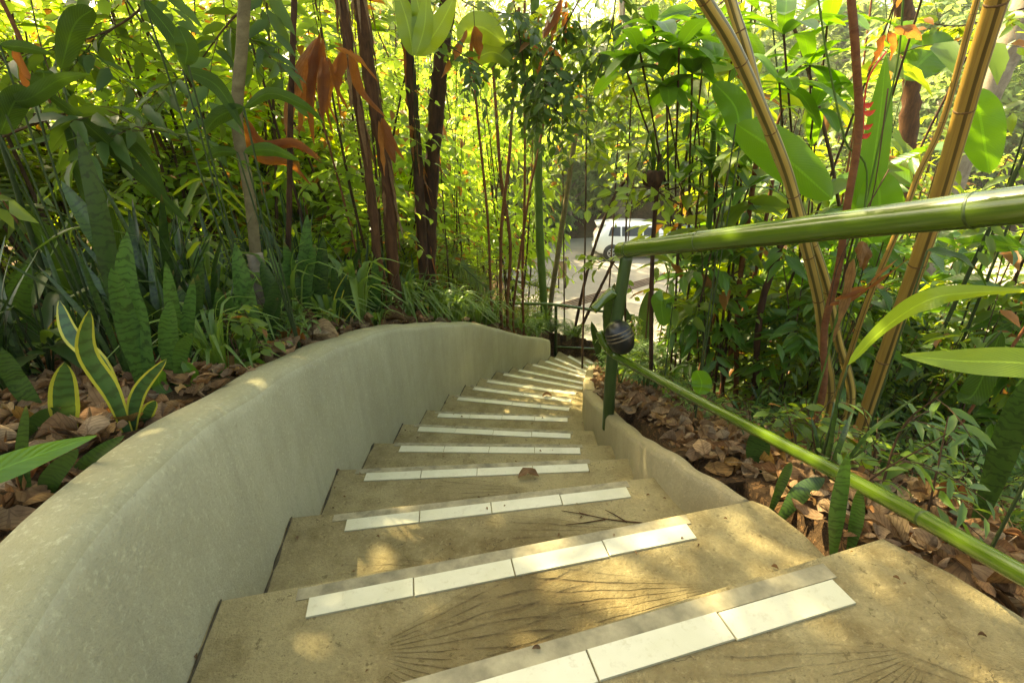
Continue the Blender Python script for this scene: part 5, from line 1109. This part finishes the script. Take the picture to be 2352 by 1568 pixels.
branch([(1440, 640), (1400, 600), (1370, 605)], 3.4, 'bright young leaves just left of the handrail post', 8, .08, .045, 'paddle_yellow', .18, nl=4)
branch([(1560, 430), (1490, 450), (1450, 480)], 3.2, 'hanging bright leaves above the white car', 6, .10, .055, 'paddle_yellow', .2, nl=4)
branch([(1700, 620), (1640, 660), (1600, 700)], 3.2, 'bright yellow green leaf sprays beside the green brown stem', 10, .08, .03, 'thicket', .2, nl=6)
branch([(1000, -40), (1100, 20), (1220, 30), (1330, -20)], 4.2, 'thin leafy branch across the sky at the top centre', 22, .11, .045, 'shrub', .4)
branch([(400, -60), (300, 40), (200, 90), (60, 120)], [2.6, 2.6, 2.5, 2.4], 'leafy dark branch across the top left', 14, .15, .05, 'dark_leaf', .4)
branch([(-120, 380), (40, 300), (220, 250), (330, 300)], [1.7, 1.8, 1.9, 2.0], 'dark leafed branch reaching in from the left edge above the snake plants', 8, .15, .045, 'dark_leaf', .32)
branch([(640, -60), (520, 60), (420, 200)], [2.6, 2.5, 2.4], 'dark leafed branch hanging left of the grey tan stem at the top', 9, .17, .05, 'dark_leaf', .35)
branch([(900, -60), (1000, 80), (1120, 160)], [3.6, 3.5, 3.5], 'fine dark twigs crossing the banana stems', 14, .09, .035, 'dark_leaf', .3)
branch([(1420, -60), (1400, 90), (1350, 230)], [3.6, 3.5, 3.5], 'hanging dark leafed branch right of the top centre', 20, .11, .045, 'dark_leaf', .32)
branch([(2352, 20), (2200, 60), (2080, 40)], 3.8, 'green leafed branch at the top right corner', 18, .12, .05, 'shrub', .4)
branch([(1700, -40), (1640, 20), (1560, 40)], 3.0, 'long pointed leaves drooping at the top right of centre', 10, .22, .06, 'glossy', .3, nl=4)

# ---- dense planting close behind the wall
NG = 'dark snake plants crowding the bed behind the wall'
def snake_free(x, y, n, H, W_, mat):
    b = on_ground(x, y); root = thing('snake_plant', 'dark snake plant crowded in the bed behind the wall', 'plant', tuple(b), NG); mb = MB()
    for i in range(n):
        a = rng.uniform(0, 6.28); o = np.array([math.cos(a), math.sin(a), 0]); h_ = H * rng.uniform(.55, 1.1); l_ = rng.uniform(.05, .45); p = b + o * rng.uniform(.01, .06)
        blade(mb, [p - [0, 0, .03], p + o * h_ * l_ * .35 + [0, 0, h_ * .5], p + o * h_ * l_ + [0, 0, h_ * (1 - .25 * l_)]], W_ * rng.uniform(.7, 1.2), np.cross(o, [0, 0, 1]) + rng.normal(0, .3, 3), 'strap', .22, 14, wave=.06, twist=rng.uniform(-.6, .6))
    part(mb, 'leaves', mat, root); return root
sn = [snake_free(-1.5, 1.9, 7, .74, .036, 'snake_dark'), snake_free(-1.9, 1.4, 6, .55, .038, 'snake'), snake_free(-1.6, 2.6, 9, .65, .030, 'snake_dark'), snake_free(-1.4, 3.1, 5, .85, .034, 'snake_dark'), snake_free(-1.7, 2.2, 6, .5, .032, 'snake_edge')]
for j in range(120):
    kk = rng.uniform(1.6, 9.5); i0 = int(kk); f = kk - i0; Pq = np.array(Lp[i0]) * (1 - f) + np.array(Lp[i0 + 1]) * f; t_ = unit(np.array(Lp[i0 + 1]) - np.array(Lp[i0])); nn = np.array((-t_[1], t_[0]))
    p = Pq + nn * (rng.uniform(.30, 1.6) if kk > 3.5 else rng.uniform(.45, 2.3))
    if (p[1] < 1.15 and p[0] > -1.3) or not roomy(p): continue
    c = dup(sn[rng.integers(0, 5) if j % 7 == 0 else rng.integers(0, 4)], p[0], p[1], rng.uniform(.55, 1.05) * (1 if kk > 3 else .85), rng.uniform(0, 6.28))
for j in range(46):
    x, y = rng.uniform(.8, 2.8), rng.uniform(.95, 4.0)
    if clear(x, y) and y > 1.0: c = dup(sn[rng.integers(0, 4)], x, y, rng.uniform(.25, .5), rng.uniform(0, 6.28)); c['label'] = 'small snake plant scattered on the litter bank right of the stairs'; c['group'] = 'small snake plants on the right bank'
# arching dark blades of the left bed
BG = 'dark arching gingers in the left bed'
def ginger(x, y, n, L0, W0, mat):
    b = on_ground(x, y); root = thing('ginger_plant', 'dark green ginger with long arching blades in the left bed', 'plant', tuple(b), BG); mb = MB(); st = MB()
    for i in range(n):
        a = rng.uniform(0, 6.28); o = np.array([math.cos(a), math.sin(a), 0]); c0 = b + [o[0] * .1, o[1] * .1, L0 * rng.uniform(.3, 1.3)]; L_ = L0 * rng.uniform(.5, 1); tube(st, crom([b, b * .5 + c0 * .5, c0], 3), [.005, .003], 5)
        blade(mb, [c0, c0 + o * L_ * .5 + [0, 0, L_ * rng.uniform(.1, .45)], c0 + o * L_ + [0, 0, L_ * rng.uniform(-.35, .3)]], W0 * rng.uniform(.7, 1.2), np.cross(o, [0, 0, 1]), 'lance', .3, 14, wave=.1)
    part(mb, 'leaves', mat, root); part(st, 'stalks', 'dark_cane', root); return root
gn = [ginger(-2.2, 2.0, 12, .45, .055, 'dark_leaf'), ginger(-2.0, 3.0, 14, .55, .05, 'shrub'), ginger(-2.8, 2.4, 10, .5, .065, 'shrub')]
for x, y in [(-1.6, 1.5), (-2.5, 1.6), (-3.1, 1.9), (-2.6, 3.2), (-3.4, 3.0), (-1.5, 3.4), (-1.9, 3.9), (-1.4, 4.3), (-1.6, 2.3)]: dup(gn[rng.integers(0, 3)], x, y, rng.uniform(.6, 1.05), rng.uniform(0, 6.28))
# ---- cane palms with feathered fronds
def palm(x, y, H, n, label, group, mat, nl=26, LL=.22, WW=.022):
    b = on_ground(x, y); root = thing('cane_palm', label, 'palm', tuple(b), group); lf = MB(); st = MB()
    for i in range(n):
        a = rng.uniform(0, 6.28); o = np.array([math.cos(a), math.sin(a), 0]); r0 = H * rng.uniform(.25, .6); L_ = H * rng.uniform(.55, .95)
        P = crom([b, b + o * .08 * H + [0, 0, r0], b + o * L_ * .45 + [0, 0, r0 + L_ * .45], b + o * L_ + [0, 0, r0 + L_ * rng.uniform(.05, .5)]], 14); tube(st, P, [.009 * H, .002], 5, cap=False)
        m = len(P); k0 = int(m * .38); Q = P[k0:]; T = unit(np.gradient(Q, axis=0)); s_ = unit(np.cross(T, [0, 0, 1.])); w_ = np.sin(np.pi * np.linspace(.15, .97, len(Q))) ** .6
        for sg in (-1, 1): cloud(lf, Q, s_ * sg + T * .75 - [0, 0, .25], np.cross(s_, T) * sg + rng.normal(0, .2, (len(Q), 3)), LL * H * w_, WW * H * np.ones(len(Q)), TPL_FULL)
    part(lf, 'fronds', mat, root); part(st, 'stems', 'dark_cane', root); return root
PGp = 'feathery palms in front of the thicket'
pms = [palm(*[(-2.6, 3.6), (-1.9, 4.6), (-3.4, 2.6)][i], 1.5, 7, 'feathery palm with arching fronds in front of the left thicket', PGp, ['thicket_dark', 'shrub', 'thicket_dark'][i]) for i in range(3)]
for x, y in [(-4.3, 3.2), (-1.6, 5.4), (-2.4, 5.4), (-1.2, 6.0), (-2.9, 6.6), (-1.5, 7.4)]: dup(pms[rng.integers(0, 3)], x, y, rng.uniform(.75, 1.3), rng.uniform(0, 6.28))
for x, y in [(2.9, 5.2), (3.9, 4.4), (4.6, 3.6), (5.4, 5.0), (3.4, 6.6), (6.4, 5.6)]:
    c = dup(pms[rng.integers(0, 3)], x, y, rng.uniform(.8, 1.3), rng.uniform(0, 6.28)); c['label'] = 'feathery palm with arching fronds on the bank right of the stairs'; c['group'] = 'feathery palms on the right bank'
# ---- thin leaning stems
LG = 'thin dark stems leaning through the left thicket'; RG2 = 'thin dark stems standing on the right bank'
for j in range(52):
    left = j < 40
    u = rng.uniform(-60, 1230) if left else rng.uniform(1640, 2500); az = math.atan2(*ray(u, 500)[:2]); rr = rng.uniform(2.6, 6.5) if left else rng.uniform(3.2, 7); x, y = rr * math.sin(az), rr * math.cos(az)
    if left and float(sdist(np.array([x]), np.array([y]), Lline)[0]) < .5: continue
    if not left and not clear(x, y): continue
    b = on_ground(x, y); root = thing('thin_cane', 'thin dark stem leaning through the thicket left of the stairs' if left else 'thin dark stem standing among the shrubs right of the stairs', 'cane', tuple(b), LG if left else RG2)
    H = 1.4 + .3 * rr - b[2] * (1 if not left else 1); ln = np.array([rng.normal(-.35 if left else .1, .3), rng.normal(0, .25), 0]) * H * .5; mb = MB(); P = crom([b - [0, 0, .05], b + ln * .3 + [rng.normal(0, .06), 0, H * .5], b + ln + [0, 0, H]], 7)
    r_ = rng.uniform(.005, .014); tube(mb, P, [r_, r_ * .6], 6, rough=.08); part(mb, 'stem', rng.choice(['bark_dark', 'twig', 'dark_cane', 'twig_red']), root)
    k_ = rng.integers(4, len(P), 5); d = rng.normal(0, 1, (5, 3)); lf = MB(); sprays(lf, None, P[k_], d, .3, 6, .12, .045, .4); part(lf, 'foliage', rng.choice(['thicket_dark', 'shrub']), root)
# ---- unseen trees added to shade the stairs: crowns above and ahead, out of view
def unseen_shade_tree(x, y, h, cr, label, n, LL=.20, base=(-3, 0)):
    b = on_ground(*base); root = thing('unseen_shade_tree', label, 'tree', tuple(b)); tr_ = MB(); lf = MB(); top = on_ground(x, y) + [0, 0, h]
    tube(tr_, crom([b - [0, 0, .2], b * .65 + top * .35 + [0, 0, h * .35], top], 6), [.05, .04, .03], 10, rough=.04); st_ = []; dr_ = []
    for i in range(22):
        a = rng.uniform(0, 6.28); L_ = cr * rng.uniform(.4, 1); p = top + [0, 0, -rng.uniform(0, .8)]; e = top + np.array([math.cos(a) * L_, math.sin(a) * L_, rng.uniform(-.1, .9)]); Q = crom([p, (p + e) / 2 + [0, 0, .25], e], 4)
        tube(tr_, Q, [.03, .008], 5, cap=False); m = n // 22; k_ = rng.integers(2, len(Q), m); st_.append(Q[k_] + rng.normal(0, .16, (m, 3))); d = rng.normal(0, 1, (m, 3)); d[:, 2] *= .35; dr_.append(d)
    sprays(lf, None, np.concatenate(st_), np.concatenate(dr_), .6, 9, LL, LL * .45, .3)
    part(tr_, 'trunk', 'bark_dark', root); part(lf, 'crown', 'thicket_dark', root); return root
unseen_shade_tree(-3.5, 4.6, 4.4, 1.6, 'unseen shade tree whose crown is shaped to shade the wall and the upper steps', 260, base=(-5.2, 1.2))
unseen_shade_tree(-1.9, 5.3, 4.4, 1.9, 'unseen shade tree whose crown is shaped to cover the stairs from the left', 340, base=(-4.0, .1))
unseen_shade_tree(-2.2, 2.2, 3.4, 1.6, 'unseen shade tree added near the upper steps on the left bank', 360, base=(-2.9, -.6))
unseen_shade_tree(-1.2, 8.6, 6.0, 2.1, 'unseen shade tree whose crown is shaped to cover the bend', 190, base=(-5.6, .4))

# ---- leaf litter
def scatter(n, xr, yr, ok):
    X = rng.uniform(*xr, n * 3); Y = rng.uniform(*yr, n * 3); m = ok(X, Y); return X[m][:n], Y[m][:n]
def litter(n, xr, yr, ok, L0, L1, lift=.012):
    X, Y = scatter(n, xr, yr, ok); Z = ground(X, Y, False) + rng.uniform(0, lift, len(X)); m = len(X); a = rng.uniform(0, 6.28, m)
    D = np.stack([np.cos(a), np.sin(a), rng.uniform(-.25, .35, m)], 1); Up = np.stack([rng.normal(0, .45, m), rng.normal(0, .45, m), np.ones(m) * rng.choice([-1, 1, 1], m)], 1); Ls = rng.uniform(L0, L1, m)
    P_ = np.stack([X, Y, Z + .01], 1); W_ = Ls * rng.uniform(.3, .65, m); pick = rng.integers(0, 5, m)
    for q in range(5): mm = pick == q; cloud(lit, P_[mm], D[mm], Up[mm], Ls[mm], W_[mm], CURLS[q])
lit = MB(); okR = lambda X, Y: (sdist(X, Y, Rline) < np.where(Y < 1.1, -.05, -.13)) & (Y < 8); okL = lambda X, Y: (sdist(X, Y, Lline) > .155) & (Y < 8) & (X < 1)
litter(12000, (.6, 3.4), (.3, 4.2), okR, .02, .08, .04); litter(3500, (.6, 6), (2, 8), okR, .05, .12)
litter(12500, (-3.4, -.5), (.1, 4.5), okL, .02, .07, .035); litter(3800, (-8, .5), (2, 8), okL, .07, .16, .04)
nt_ = 900; Xt, Yt = scatter(nt_, (-3, 3.4), (.3, 5), lambda X, Y: ((sdist(X, Y, Rline) < -.1) | (sdist(X, Y, Lline) > .25))); Zt = ground(Xt, Yt, False)
for x_, y_, z_ in zip(Xt, Yt, Zt):
    a = rng.uniform(0, 6.28); l_ = rng.uniform(.05, .22); tube(lit, [(x_, y_, z_ + .015), (x_ + l_ * .5 * math.cos(a), y_ + l_ * .5 * math.sin(a), z_ + .03), (x_ + l_ * math.cos(a + .3), y_ + l_ * math.sin(a + .3), z_ + .02)], [.0022, .001], 4, cap=False)
tag(lit.obj('leaf_litter', 'litter'), 'carpet of brown dry fallen leaves on both banks', 'leaf litter', kind='stuff')
FLG = 'large curled fallen leaves on the litter'
for i, (u, v) in enumerate([(1500, 975), (1530, 990), (1560, 1005), (1590, 1060), (1480, 950), (1640, 1010), (1700, 1060), (1720, 990), (1830, 1010), (1990, 1090), (2060, 1100), (2130, 1150), (2180, 1180), (2240, 1150), (2010, 1200), (2080, 1230), (1850, 1240), (1880, 1190), (2200, 1080), (2300, 1120),
                            (80, 870), (40, 900), (180, 900), (400, 880), (440, 900), (70, 1150), (60, 1110), (230, 960), (350, 950), (640, 800), (300, 700), (180, 690), (480, 760), (2160, 1280), (2250, 1330), (1900, 1060), (1450, 1000), (1530, 1040)]):
    p = gp(u, v); a = rng.uniform(0, 6.28); o = np.array([math.cos(a), math.sin(a), 0]); L_ = rng.uniform(.07, .13)
    if float(sdist(p[:1], p[1:2], Rline)[0]) > -.22 and p[0] > 0: continue
    mb = MB(); fo = thing('fallen_leaf', 'large curled dry leaf lying on the litter', 'fallen leaf', tuple(p), FLG)
    if i in (20, 21): fo['label'] = 'broad yellow orange fallen leaf beside the nearest yellow edged snake plant leaf'; fo['group'] = 'yellow orange fallen leaves by the nearest yellow edged snake plant'
    blade(mb, [p + [0, 0, .015], p + o * L_ * .5 + [0, 0, .035], p + o * L_ + [0, 0, rng.uniform(.01, .05)]], L_ * rng.uniform(.5, .8), np.cross(o, [0, 0, 1]) + [0, 0, rng.normal(0, .4)], 'ellip', rng.uniform(.4, 1.1), 10, wave=.35, twist=rng.uniform(-.6, .6))
    part(mb, 'blade', rng.choice(['dry', 'dry', 'dry_red']), fo)
# crumbs of leaf and bark on the treads, one pale scrap of leaf lower down
cb_ = MB(); P_ = []
for _ in range(150):
    k_ = int(rng.choice([1, 2, 2, 3, 3, 3, 4, 4, 5, 6, 7, 8, 9, 10])); a_, b_, c_, d_ = (np.array(q) for q in (Lp[k_ - 1], Rp[k_ - 1], Lp[k_], Rp[k_])); f, g_ = rng.random(), (rng.random() ** 2 if rng.random() < .6 else 1 - rng.random() ** 2 * .5)
    if k_ in (1, 2): g_ = min(g_, .93)
    p = (a_ * (1 - g_) + b_ * g_) * (1 - f) + (c_ * (1 - g_) + d_ * g_) * f + unit(c_ - a_) * 0; P_.append((p[0], p[1], zt(k_) + .004))
P_ = np.array(P_); m = len(P_); aa = rng.uniform(0, 6.28, m); Ls = rng.uniform(.004, .016, m)
cloud(cb_, P_, np.stack([np.cos(aa), np.sin(aa), np.zeros(m)], 1), np.tile([0, 0, 1.], (m, 1)) + rng.normal(0, .2, (m, 3)), Ls, Ls * .5, CURLS[0])
tag(cb_.obj('leaf_crumbs', 'litter'), 'tiny crumbs of dry leaf strewn over the treads', 'leaf crumbs', kind='stuff')
for (u, v, k_, lb_) in [(1246, 912, 9, 'pale scrap of dry leaf on the far treads in front of the post'), (1190, 1100, 4, 'small dry leaf lying on the fourth tread')]:
    p = atz(u, v, zt(k_)) + [0, 0, .006]; fo = thing('fallen_leaf', lb_, 'fallen leaf', tuple(p)); mb = MB(); blade(mb, [p, p + [.04, .01, .018], p + [.085, .0, .004]], .035, [0, 1, .2], 'ellip', .7, 8, wave=.3); part(mb, 'blade', 'dry', fo)
# twig and leaf lying on the steps
tw = thing('fallen_twig', 'thin forked dark twig lying across the second tread', 'twig', tuple(atz(1380, 1190, zt(3)))); mb = MB(); z3 = zt(3) + .004
for pts in ([(1475, 1200), (1400, 1192), (1340, 1180), (1290, 1172)], [(1440, 1198), (1410, 1180), (1390, 1170)], [(1390, 1192), (1340, 1200), (1300, 1204)], [(1350, 1182), (1330, 1176)]):
    tube(mb, crom([atz(u, v, z3) for u, v in pts], 4), [.0022, .001], 5)
part(mb, 'twig', 'bark_dark', tw)

# ---- humid air of the valley: one even volume round everything
hz = MB(); a_, b_ = np.array([-320., -80., -9.]), np.array([320., 420., 40.])
V = [(x, y, z) for z in (a_[2], b_[2]) for x, y in ((a_[0], a_[1]), (b_[0], a_[1]), (b_[0], b_[1]), (a_[0], b_[1]))]
hz.add(V, [(0, 3, 2, 1), (4, 5, 6, 7), (0, 1, 5, 4), (1, 2, 6, 5), (2, 3, 7, 6), (3, 0, 4, 7)])
hm_, ht, ho = mat_new('humid air'); pv = ht.nodes.new('ShaderNodeVolumePrincipled'); pv.inputs['Color'].default_value = (.95, .97, .92, 1); pv.inputs['Density'].default_value = .0013; pv.inputs['Anisotropy'].default_value = .3
ht.links.new(pv.outputs[0], ho.inputs['Volume']); tag(hz.obj('haze', hm_, smooth=False), kind='stuff')
